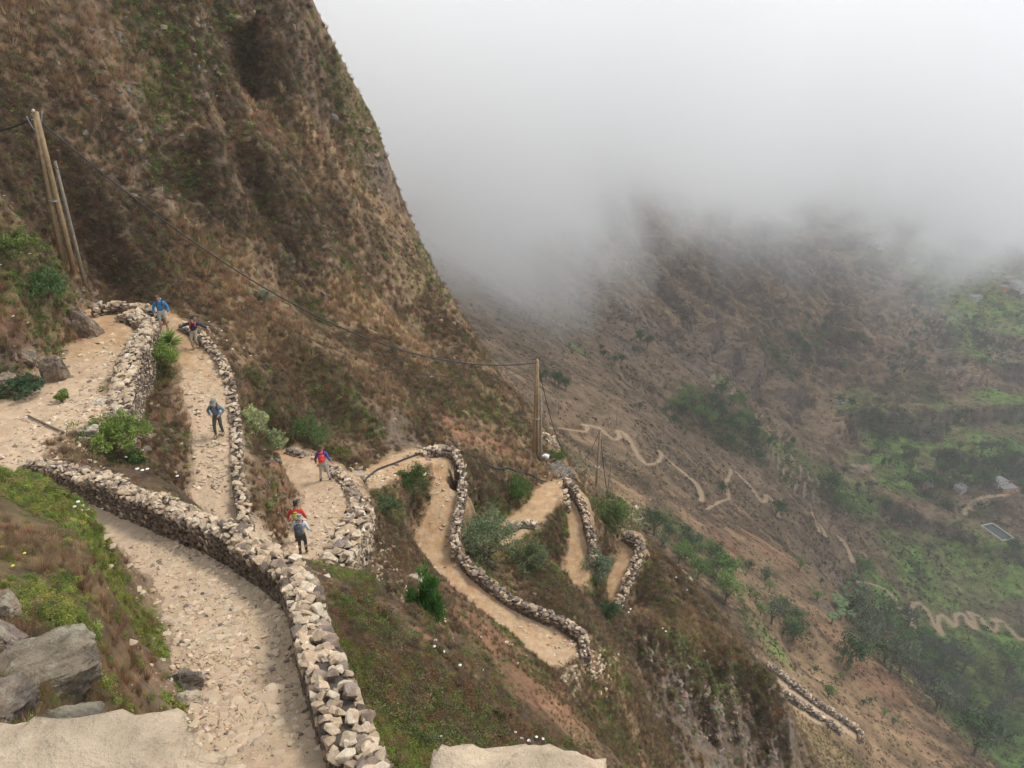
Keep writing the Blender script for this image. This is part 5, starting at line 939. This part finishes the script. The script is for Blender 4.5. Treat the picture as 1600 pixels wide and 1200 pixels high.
HS = [(1560,757,7,6,3.2,'white',.3,'flat','white house at the road end in the valley'),(1573,767,9,5,2.8,'orange',.2,'flat','low house with an orange wall beside the valley road'),(1500,766,6,5,2.6,'grey',.5,'flat','small grey roofed house among the valley trees'),(1482,756,7,5,2.4,'stone',.4,'gable','low brown hut left of the small grey house'),
 (1447,758,8,5,2.6,'stone',.3,'gable','brown stone hut at the edge of the bright field'),(1313,632,5,4,2.8,'white',.3,'flat','tiny white house alone between dark trees on the slope'),(1222,340,8,6,3,'white',.2,'flat','white house high on the slope below the cloud'),(1195,343,5,4,3,'white',.2,'flat','smaller white house left of the high white one'),(1230,346,6,5,3,'cream',.3,'flat','cream house touching the high white one'),
 (1370,378,7,5,3,'white',.2,'flat','leftmost white house of the hamlet under the cloud'),(1379,376,8,6,3.2,'white',.4,'flat','largest white house of the hamlet under the cloud'),(1388,381,6,5,3,'grey',.1,'flat','grey house right in the hamlet under the cloud'),(1375,388,6,5,3,'cream',.1,'flat','cream house at the bottom of the hamlet under the cloud'),(1424,408,7,5,3,'grey',.1,'flat','lone grey house right of the hamlet'),
 (1525,468,10,7,3.2,'white',.2,'flat','white house alone in the green fields at the right'),(1577,440,10,8,4,'white',.2,'flat','big white house at the right edge below the cloud'),(1589,447,10,8,3.6,'white',.5,'flat','white house right of the big one at the right edge'),(1597,455,9,7,3.6,'cream',.3,'flat','cream house cut by the right edge'),(1570,452,8,6,3,'orange',.3,'flat','reddish house below the big white one'),(1555,428,8,6,3,'grey',.3,'flat','grey house above the big white one')]
for px, py, w_, d_, h_, tn, rz, rf, lb in HS: house(lb, px, py, w_, d_, h_, tn, rz, rf)
def reservoir():
    p = RES + [0, 0, -.2]; o = thing('reservoir', p, 'rectangular concrete water reservoir with dark water in the valley', 'reservoir', None, math.atan2(*(P(1578, 838, -280) - P(1545, 815, -280))[1::-1])); a, b, t_ = 7.0, 3.8, .45
    prt('basin_wall', merge([bx((-a, -b, -3), (a, -b + t_, .9)), bx((-a, b - t_, -3), (a, b, .9)), bx((-a, -b + t_, -3), (-a + t_, b - t_, .9)), bx((a - t_, -b + t_, -3), (a, b - t_, .9))]), plain('pale_concrete', (.55, .52, .45), .8, .1, 1), o)
    m = plain('dark_water', (.03, .05, .05), .12); prt('water', bx((-a + t_, -b + t_, -.4), (a - t_, b - t_, .35)), m, o)
reservoir()
# ---------------------------------------------------------------- the six walkers
def skin(name, nodes, edges, mat, parent, roots, sub=1, link=True):
    """grow one continuous surface over a skeleton: nodes {name: (pos, radius or (rx, ry))}"""
    ks = list(nodes); me = bpy.data.meshes.new(name); me.from_pydata([tuple(nodes[k][0]) for k in ks], [(ks.index(a), ks.index(b)) for a, b in edges], []); o = bpy.data.objects.new(name, me); COL.objects.link(o)
    o.modifiers.new('s', 'SKIN').use_smooth_shade = True
    if not me.skin_vertices: bpy.context.view_layer.objects.active = o
    if not me.skin_vertices:
        bm = bmesh.new(); bm.from_mesh(me); bm.verts.layers.skin.verify(); bm.to_mesh(me); bm.free()
    for i, k in enumerate(ks):
        r = nodes[k][1]; me.skin_vertices[0].data[i].radius = (r, r) if not isinstance(r, tuple) else r
        me.skin_vertices[0].data[i].use_root = k in roots
    sb_ = o.modifiers.new('u', 'SUBSURF'); sb_.levels = sub; sb_.render_levels = sub
    dg = bpy.context.evaluated_depsgraph_get(); em = bpy.data.meshes.new_from_object(o.evaluated_get(dg)); COL.objects.unlink(o); bpy.data.objects.remove(o)
    em.materials.clear(); em.materials.append(mat)
    for p in em.polygons: p.use_smooth = True; p.material_index = 0
    em.name = name; o = bpy.data.objects.new(name, em); COL.objects.link(o); o.parent = parent; return o
V3 = lambda *a: np.array(a, float)
M_skin = plain('skin', (.50, .29, .20), .6); M_boot = plain('boots', (.10, .07, .05), .8)
def cloth(name, col): return plain(name, col, .85, .12, 9)
def person(label, loc, face, h, pose, mats, hair, legs='long', hat=None, group='walkers on the trail'):
    """local frame: x = the walker's right, y = ahead, z up; face = world heading (dx, dy)"""
    o = thing('person', loc, label, 'person', group, math.atan2(-face[0], face[1])); o.scale = (h / 1.75,) * 3
    J = dict(pel=V3(0, 0, .94), waist=V3(0, .01, 1.08), chest=V3(0, .02, 1.28), neck=V3(0, .02, 1.47), chin=V3(0, .045, 1.545), head=V3(0, .035, 1.62), crown=V3(0, .02, 1.70),
             hr=V3(.095, 0, .90), kr=V3(.105, .05, .50), ar=V3(.105, .0, .09), tr=V3(.12, .16, .03), hl=V3(-.095, 0, .90), kl=V3(-.105, .05, .50), al=V3(-.105, .0, .09), tl=V3(-.12, .16, .03),
             sr=V3(.175, .01, 1.40), er=V3(.26, -.02, 1.13), wr=V3(.27, .12, .90), sl=V3(-.175, .01, 1.40), el=V3(-.26, -.02, 1.13), wl=V3(-.27, .12, .90))
    for k, v in pose.items(): J[k] = V3(*v)
    ln = pose.get('lean', None); J.pop('lean', None)
    N, E = {}, []
    def nd_(k, p, r): N[k] = (p, r)
    for k, r in (('pel', (.145, .10)), ('waist', (.13, .095)), ('chest', (.15, .105)), ('neck', (.055, .055)), ('chin', (.058, .07)), ('head', (.078, .095)), ('crown', (.06, .075))): nd_(k, J[k], r)
    E += [('pel', 'waist'), ('waist', 'chest'), ('chest', 'neck'), ('neck', 'chin'), ('chin', 'head'), ('head', 'crown')]
    fwd = J['head'] - J['neck']; hy = V3(0, 1, 0) - fwd * fwd[1] / (fwd @ fwd); hy /= np.linalg.norm(hy)
    nd_('nose', J['head'] + hy * .105 - (J['crown'] - J['head']) * .15, .014); E.append(('head', 'nose'))
    for s, n_ in ((1, 'r'), (-1, 'l')):
        nd_('h' + n_, J['h' + n_], .088); nd_('k' + n_, J['k' + n_], .056); nd_('calf' + n_, J['k' + n_] * .65 + J['a' + n_] * .35 + V3(0, -.015, 0), .057); nd_('a' + n_, J['a' + n_], .038); nd_('t' + n_, J['t' + n_], (.042, .028))
        E += [('pel', 'h' + n_), ('h' + n_, 'k' + n_), ('k' + n_, 'calf' + n_), ('calf' + n_, 'a' + n_), ('a' + n_, 't' + n_)]
        nd_('s' + n_, J['s' + n_], .062); nd_('e' + n_, J['e' + n_], .042); nd_('w' + n_, J['w' + n_], .027)
        d = J['w' + n_] - J['e' + n_]; d /= np.linalg.norm(d); sd_ = np.cross(d, V3(0, 0, 1) if abs(d[2]) < .9 else V3(0, 1, 0)); sd_ /= np.linalg.norm(sd_); cu_ = np.cross(sd_, d)
        palm = J['w' + n_] + d * .055; nd_('p' + n_, palm, (.036, .020)); nd_('q' + n_, palm + d * .04, (.036, .016))
        E += [('chest', 's' + n_), ('s' + n_, 'e' + n_), ('e' + n_, 'w' + n_), ('w' + n_, 'p' + n_), ('p' + n_, 'q' + n_)]
    roots = ['pel']
    for s, n_ in ((1, 'r'), (-1, 'l')):
        d = J['w' + n_] - J['e' + n_]; d /= np.linalg.norm(d); sd_ = np.cross(d, V3(0, 0, 1) if abs(d[2]) < .9 else V3(0, 1, 0)); sd_ /= np.linalg.norm(sd_); cu_ = np.cross(sd_, d); palm = J['w' + n_] + d * .07
        for f, (off_, L_) in enumerate(((-.030, .065), (-.010, .078), (.010, .072), (.029, .056))):
            a = palm + sd_ * off_; c = -cu_ if cu_[2] > 0 else cu_
            for q, (p_, r_) in enumerate(((a, .0095), (a + d * L_ * .55 + c * .008, .009), (a + d * L_ * .95 + c * .03, .0075))): nd_(f'f{n_}{f}{q}', p_, r_)
            roots.append(f'f{n_}{f}0'); E += [(f'f{n_}{f}0', f'f{n_}{f}1'), (f'f{n_}{f}1', f'f{n_}{f}2')]
        b = J['w' + n_] + d * .03 + sd_ * -.028
        for q, (p_, r_) in enumerate(((b, .011), (b - sd_ * .03 + d * .03, .0105), (b - sd_ * .035 + d * .06, .009))): nd_(f't{n_}h{q}', p_, r_)
        roots.append(f't{n_}h0'); E += [(f't{n_}h0', f't{n_}h1'), (f't{n_}h1', f't{n_}h2')]
    body = skin('body', N, E, M_skin, o, roots)
    # jacket
    G = {k: (N[k][0], v) for k, v in (('waist', (.155, .115)), ('chest', (.178, .13)))}
    G['hem'] = (J['pel'] + V3(0, 0, .0), (.165, .125)); G['collar'] = (J['neck'] - (J['neck'] - J['chest']) * .18, .078)
    ge = [('hem', 'waist'), ('waist', 'chest'), ('chest', 'collar')]
    for n_ in 'rl':
        G['s' + n_] = (J['s' + n_], .082); G['e' + n_] = (J['e' + n_], .060); G['w' + n_] = (J['w' + n_] * .95 + J['e' + n_] * .05, .045); ge += [('chest', 's' + n_), ('s' + n_, 'e' + n_), ('e' + n_, 'w' + n_)]
    skin('jacket', G, ge, mats['jacket'], o, ['hem'])
    G = {'pel': (J['pel'] - V3(0, 0, .01), (.158, .118)), 'top': (J['waist'], (.14, .105))}; ge = [('top', 'pel')]
    for n_ in 'rl':
        G['h' + n_] = (J['h' + n_] - V3(0, 0, .04), .105); ge.append(('pel', 'h' + n_)); k_ = J['k' + n_]
        if legs == 'long': G['k' + n_] = (k_, .072); G['a' + n_] = (J['a' + n_] + V3(0, 0, .02), .056); ge += [('h' + n_, 'k' + n_), ('k' + n_, 'a' + n_)]
        else: G['k' + n_] = (k_ * .82 + J['h' + n_] * .18, .092); ge += [('h' + n_, 'k' + n_)]
    skin('shorts' if legs == 'short' else 'trousers', G, ge, mats['legs'], o, ['pel'])
    for n_ in 'rl': skin('boot', {'a': (J['a' + n_] + V3(0, -.01, .03), .052), 'b': (J['a' + n_] + V3(0, -.02, -.045), (.05, .04)), 'c': (J['t' + n_] + V3(0, 0, -.0), (.05, .036))}, [('a', 'b'), ('b', 'c')], M_boot, o, ['b'])
    up = (J['crown'] - J['chin']); up /= np.linalg.norm(up); rt = np.cross(hy, up)
    skin('hair', {'a': (J['head'] - hy * .028 + up * .03, (.086, .09)), 'b': (J['crown'] - hy * .01 + up * .012, (.075, .085)), 'c': (J['head'] - hy * .045 - up * .035, (.07, .06))}, [('c', 'a'), ('a', 'b')], hair, o, ['a'])
    for s in (-1, 1):
        e = skin('eye', {'a': (J['head'] + hy * .088 + rt * .03 * s - up * .005, .008), 'b': (J['head'] + hy * .092 + rt * .03 * s - up * .005, .007)}, [('a', 'b')], M_boot, o, ['a'])
        skin('ear', {'a': (J['head'] + rt * .082 * s - up * .02, .014), 'b': (J['head'] + rt * .088 * s + up * .012, .014)}, [('a', 'b')], M_skin, o, ['a'])
    skin('mouth', {'a': (J['chin'] + hy * .066 + rt * .02 + up * .01, .006), 'b': (J['chin'] + hy * .066 - rt * .02 + up * .01, .006)}, [('a', 'b')], plain('lips', (.4, .16, .13), .6) if 'lips' not in bpy.data.materials else bpy.data.materials['lips'], o, ['a'])
    if hat is not None:
        c = J['crown'] + up * .02; th = np.linspace(0, 6.283, 17)[:-1]; co, fa_ = [], []
        for r_, dz in ((.165, -.055), (.105, -.035), (.098, .03), (.06, .062)): co += [c + up * dz + (hy * 1.12 * math.cos(a) + rt * math.sin(a)) * r_ for a in th]
        co.append(c + up * .07)
        for L_ in range(3):
            for j in range(16): a, b = L_ * 16 + j, L_ * 16 + (j + 1) % 16; fa_ += [[a, b, b + 16], [a, b + 16, a + 16]]
        for j in range(16): fa_.append([48 + j, 48 + (j + 1) % 16, 64])
        h_ = mesh_np('hat', np.array(co), np.array(fa_), hat, True, None, o)
    return o, J
def backpack(label, po, J, w_, hgt, dep, mat, lidmat, strap, group=None):
    """worn on the back: its own thing, at the wearer's shoulders"""
    M = Matrix.Translation(po.location) @ po.rotation_euler.to_matrix().to_4x4() @ Matrix.Scale(po.scale[0], 4)
    o = thing('backpack', po.location, label, 'backpack', group); o.rotation_euler = po.rotation_euler; o.scale = po.scale
    sp_ = J['neck'] - J['pel']; sp_ /= np.linalg.norm(sp_); c = J['chest'] * .75 + J['pel'] * .25; back = V3(0, -1, 0) - sp_ * -sp_[1]; back /= np.linalg.norm(back); c = c + back * (.13 + dep * .45)
    rt = V3(1, 0, 0)
    skin('pack_body', {'a': (c - sp_ * hgt * .36, (w_ * .5, dep * .5)), 'b': (c, (w_ * .54, dep * .56)), 'c': (c + sp_ * hgt * .34, (w_ * .47, dep * .48))}, [('a', 'b'), ('b', 'c')], mat, o, ['b'])
    skin('lid', {'a': (c + sp_ * hgt * .47, (w_ * .44, dep * .5)), 'b': (c + sp_ * hgt * .56, (w_ * .36, dep * .4))}, [('a', 'b')], lidmat, o, ['a'])
    skin('front_pocket', {'a': (c - sp_ * hgt * .22 + back * dep * .5, (w_ * .3, dep * .16)), 'b': (c + sp_ * hgt * .08 + back * dep * .5, (w_ * .28, dep * .14))}, [('a', 'b')], lidmat, o, ['a'])
    for s, n_ in ((1, 'r'), (-1, 'l')):
        a = J['s' + n_] * .62 + J['neck'] * .38
        skin('shoulder_strap', {'a': (a + V3(0, -.09, .03), (.03, .012)), 'b': (a + V3(0, .01, .075), (.03, .012)), 'c': (a + V3(0, .125, -.06), (.03, .012)), 'd': (J['waist'] + V3(s * .14, .06, .05), (.025, .012))}, [('a', 'b'), ('b', 'c'), ('c', 'd')], strap, o, ['b'])
    return o
def foot_pos(px, py, t): 
    p = P(px, py, t); p[2] = float(Zat(p[0], p[1])) + .01; return p
H_br = plain('brown_hair', (.16, .09, .05), .8); H_dk = plain('dark_hair', (.03, .025, .02), .7); H_gr = plain('grey_hair', (.42, .40, .37), .8)
C_blue = cloth('blue_jacket', (.035, .19, .42)); C_khaki = cloth('pale_shorts', (.42, .40, .34)); C_navy = cloth('navy_jacket', (.022, .024, .065)); C_beige = cloth('beige_trousers', (.38, .30, .22)); C_teal = cloth('grey_blue_shirt', (.12, .20, .26)); C_olive = cloth('olive_trousers', (.085, .085, .06)); C_hat = cloth('grey_green_hat', (.22, .24, .19))
C_purple = cloth('violet_blue_jacket', (.06, .06, .26)); C_grey = cloth('light_grey_trousers', (.42, .41, .38)); C_red = cloth('red_jacket', (.55, .03, .025)); C_white = cloth('white_shirt', (.55, .57, .6)); C_dark = cloth('dark_trousers', (.05, .05, .05)); C_pred = cloth('red_pack', (.75, .06, .03)); C_char = cloth('charcoal_pack', (.085, .09, .10)); C_ylw = cloth('yellow_green_strap', (.42, .42, .12)); C_lb = cloth('light_blue_lid', (.25, .45, .55)); C_cap = cloth('yellowish_cap', (.45, .4, .2))
def loc_on(px, py, key_z):
    p = P(px, py, key_z); p[2] = float(Zat(p[0], p[1])) + .015; return p
p1 = foot_pos(258, 521, -14.45)
o1, J1 = person('walker in a bright blue jacket and pale shorts at the highest bend', p1, (.35, -1), 1.86, dict(chest=(0, .07, 1.27), neck=(0, .12, 1.45), chin=(.01, .165, 1.52), head=(.02, .165, 1.60), crown=(.02, .16, 1.68), sr=(.185, .09, 1.38), sl=(-.185, .09, 1.38), er=(.29, .02, 1.13), wr=(.27, .20, .93), el=(-.30, .05, 1.14), wl=(-.30, .22, .92), kr=(.11, .12, .49), ar=(.11, .10, .09), tr=(.12, .26, .03), kl=(-.12, .04, .50), al=(-.13, -.12, .09), tl=(-.14, .03, .03)), dict(jacket=C_blue, legs=C_khaki), H_br, 'short')
backpack('blue backpack on the walker in the bright blue jacket', o1, J1, .30, .5, .2, C_blue, C_lb, C_dark)
p2 = foot_pos(307, 546, -14.85)
o2, J2 = person('walker in a dark navy jacket with both arms spread, one hand on the wall', p2, (.15, -1), 1.72, dict(pel=(0, -.02, .86), waist=(-.03, .04, 1.0), chest=(-.06, .12, 1.18), neck=(-.08, .18, 1.35), chin=(-.08, .24, 1.42), head=(-.08, .24, 1.50), crown=(-.08, .24, 1.58), sr=(.11, .15, 1.29), sl=(-.25, .15, 1.29), er=(.36, .13, 1.20), wr=(.58, .22, 1.12), el=(-.48, .12, 1.16), wl=(-.70, .20, 1.02), hr=(.09, -.02, .82), kr=(.13, .20, .50), ar=(.10, .10, .09), tr=(.12, .26, .03), hl=(-.09, -.02, .82), kl=(-.06, .12, .44), al=(-.08, -.10, .10), tl=(-.09, .05, .03)), dict(jacket=C_navy, legs=C_beige), H_dk)
backpack('small dark backpack with red straps on the walker with spread arms', o2, J2, .26, .4, .16, C_dark, C_navy, C_pred)
p3 = foot_pos(344, 683, -15.9)
o3, J3 = person('walker in a grey blue shirt, olive trousers and hat, hands at the waist', p3, (.05, -1), 1.72, dict(chest=(0, .06, 1.27), neck=(0, .11, 1.44), chin=(0, .18, 1.49), head=(0, .19, 1.57), crown=(0, .17, 1.66), sr=(.185, .07, 1.38), sl=(-.185, .07, 1.38), er=(.33, .0, 1.15), wr=(.17, .19, 1.05), el=(-.33, .0, 1.15), wl=(-.17, .19, 1.05), kr=(.11, .16, .50), ar=(.11, .13, .10), tr=(.12, .29, .04), kl=(-.11, .03, .50), al=(-.11, -.14, .11), tl=(-.12, .02, .03)), dict(jacket=C_teal, legs=C_olive), H_gr, hat=C_hat)
backpack('dark backpack on the walker in the grey blue shirt', o3, J3, .26, .42, .16, C_dark, C_dark, C_dark)
p4 = foot_pos(507, 753, -20.0)
o4, J4 = person('walker seen from behind in a violet blue jacket and light grey trousers', p4, (-.1, 1), 1.75, dict(chest=(0, .06, 1.27), neck=(0, .09, 1.46), chin=(0, .13, 1.53), head=(-.01, .13, 1.60), crown=(-.01, .12, 1.69), sr=(.185, .05, 1.38), sl=(-.185, .05, 1.38), er=(.30, -.06, 1.14), wr=(.36, .10, .93), el=(-.29, -.04, 1.13), wl=(-.30, .10, .90), kr=(.16, .08, .50), ar=(.26, -.02, .09), tr=(.28, .14, .03), kl=(-.11, .04, .50), al=(-.15, -.05, .09), tl=(-.16, .11, .03)), dict(jacket=C_purple, legs=C_grey), H_br)
backpack('bright red backpack on the walker seen from behind', o4, J4, .30, .52, .2, C_pred, C_pred, C_dark)
p5 = foot_pos(468, 846, -18.75)
o5, J5 = person('dark haired walker in a red jacket with elbows out, partly hidden', p5, (-.1, 1), 1.72, dict(chest=(0, .05, 1.27), neck=(0, .10, 1.45), chin=(0, .15, 1.52), head=(0, .16, 1.59), crown=(0, .15, 1.67), sr=(.19, .05, 1.38), sl=(-.19, .05, 1.38), er=(.31, .0, 1.15), wr=(.33, .16, .96), el=(-.31, .0, 1.15), wl=(-.33, .15, .95)), dict(jacket=C_red, legs=C_dark), H_dk)
backpack('yellow green pack on the walker in the red jacket', o5, J5, .24, .34, .14, C_ylw, C_ylw, C_ylw)
p6 = foot_pos(474, 866, -18.55)
o6, J6 = person('grey haired walker in a white shirt just behind the red jacket', p6, (0, 1), 1.70, dict(chest=(0, .05, 1.27), neck=(0, .09, 1.45), chin=(0, .13, 1.52), head=(0, .13, 1.59), crown=(0, .12, 1.67), sr=(.19, .05, 1.38), sl=(-.19, .05, 1.38), er=(.30, .0, 1.14), wr=(.33, .17, .97), el=(-.30, .0, 1.14), wl=(-.33, .16, .95), kr=(.11, .10, .50), ar=(.11, .08, .09), tr=(.12, .24, .03)), dict(jacket=C_white, legs=C_dark), H_gr)
backpack('large charcoal backpack on the grey haired walker', o6, J6, .34, .62, .24, C_char, C_char, C_dark)
# trekking pole in the right hand of the walker with the red pack
Mx = Matrix.Translation(o4.location) @ o4.rotation_euler.to_matrix().to_4x4() @ Matrix.Scale(o4.scale[0], 4)
hnd = Mx @ Vector(J4['wr'] + (J4['wr'] - J4['er']) / np.linalg.norm(J4['wr'] - J4['er']) * .08); tip = Mx @ Vector((.55, -.05, 0)); tip.z = float(Zat(tip.x, tip.y))
o = thing('trekking_pole', tip, 'thin trekking pole in the right hand of the walker with the red pack', 'trekking pole'); hv = np.array(hnd - tip)
prt('shaft', tube_geo([[0, 0, 0], hv * .5, hv], [.006, .008, .009], 6), M_metal, o); prt('grip', tube_geo([hv * .93, hv * 1.0, hv * 1.08], [.016, .017, .016], 8), C_dark, o)
#@@AIR
def box_vol(name, lo, hi, label):
    bm = bmesh.new(); bmesh.ops.create_cube(bm, size=1)
    for v in bm.verts: v.co = Vector([lo[k] + (v.co[k] + .5) * (hi[k] - lo[k]) for k in range(3)])
    me = bpy.data.meshes.new(name); bm.to_mesh(me); bm.free(); o = bpy.data.objects.new(name, me); COL.objects.link(o)
    o['kind'] = 'stuff'; o['label'] = label
    m = bpy.data.materials.new(name); m.use_nodes = True; t = m.node_tree; t.nodes.remove(t.nodes['Principled BSDF']); me.materials.append(m); return o, t
hz, t = box_vol('haze', (-1650, -60, float(Z.min()) - 3), (1700, 2150, max(60.0, float(Z.max()) + 6)), 'pale haze softening the far hills')
v = nd(t, 'ShaderNodeVolumePrincipled'); v.inputs['Color'].default_value = (.975, .985, .995, 1); v.inputs['Density'].default_value = 0.00026; v.inputs['Anisotropy'].default_value = 0.2
t.links.new(v.outputs[0], t.nodes['Material Output'].inputs['Volume'])
cz, t = box_vol('cloud', (-560, 175, -330), (1400, 1450, 70), 'white cloud bank pouring over the ridge across the valley')
L = t.links.new; v = nd(t, 'ShaderNodeVolumePrincipled'); v.inputs['Color'].default_value = (.99, .992, .995, 1); v.inputs['Anisotropy'].default_value = 0.1
g = nd(t, 'ShaderNodeNewGeometry'); sx = nd(t, 'ShaderNodeSeparateXYZ'); L(g.outputs['Position'], sx.inputs[0])
n1 = nd(t, 'ShaderNodeTexNoise', Scale=0.006, Detail=4.0, Roughness=.55); L(g.outputs['Position'], n1.inputs['Vector'])
# cloud base slopes down away from the camera, billowing by the noise
def mth(op, a, b, c=None):
    n = nd(t, 'ShaderNodeMath', operation=op)
    for k, x in enumerate((a, b, c)):
        if x is None: continue
        if isinstance(x, (int, float)): n.inputs[k].default_value = x
        else: L(x, n.inputs[k])
    return n.outputs[0]
hgt = mth('ADD', mth('MULTIPLY_ADD', sx.outputs[1], 0.20, sx.outputs[2]), mth('MULTIPLY', sx.outputs[0], 0.05))      # z + 0.2 y + .05x
n2 = nd(t, 'ShaderNodeTexNoise', Scale=0.0135, Detail=5.0, Roughness=.6, Distortion=.6); L(g.outputs['Position'], n2.inputs['Vector'])
hgt = mth('MULTIPLY_ADD', n1.outputs['Fac'], 180.0, mth('MULTIPLY_ADD', n2.outputs['Fac'], 300.0, hgt))
for cx_, cy_, rad_, up in ((-70, 380, 190, 34), (120, 470, 170, -38), (230, 640, 170, -30), (480, 800, 260, 6), (330, 560, 150, -22)):       # lobes and a gap in the bank
    dx = mth('DIVIDE', mth('SUBTRACT', sx.outputs[0], cx_), rad_); dy = mth('DIVIDE', mth('SUBTRACT', sx.outputs[1], cy_), rad_)
    e_ = mth('POWER', 2.718, mth('MULTIPLY', mth('ADD', mth('MULTIPLY', dx, dx), mth('MULTIPLY', dy, dy)), -1.0)); hgt = mth('MULTIPLY_ADD', e_, up, hgt)
dens = nd(t, 'ShaderNodeMapRange'); dens.interpolation_type = 'SMOOTHSTEP'; dens.inputs['From Min'].default_value = 196.0; dens.inputs['From Max'].default_value = 256.0; dens.inputs['To Max'].default_value = 0.017
L(hgt, dens.inputs['Value'])
edge = nd(t, 'ShaderNodeMapRange'); edge.interpolation_type = 'SMOOTHSTEP'; edge.inputs['From Min'].default_value = 180.0; edge.inputs['From Max'].default_value = 330.0; L(sx.outputs[1], edge.inputs['Value'])
top = nd(t, 'ShaderNodeMapRange'); top.interpolation_type = 'SMOOTHSTEP'; top.inputs['From Min'].default_value = 290.0; top.inputs['From Max'].default_value = 410.0; top.inputs['To Min'].default_value = 1.0; top.inputs['To Max'].default_value = 0.0
L(hgt, top.inputs['Value'])
L(mth('MULTIPLY', mth('MULTIPLY', dens.outputs[0], edge.outputs[0]), top.outputs[0]), v.inputs['Density'])
L(v.outputs[0], t.nodes['Material Output'].inputs['Volume'])
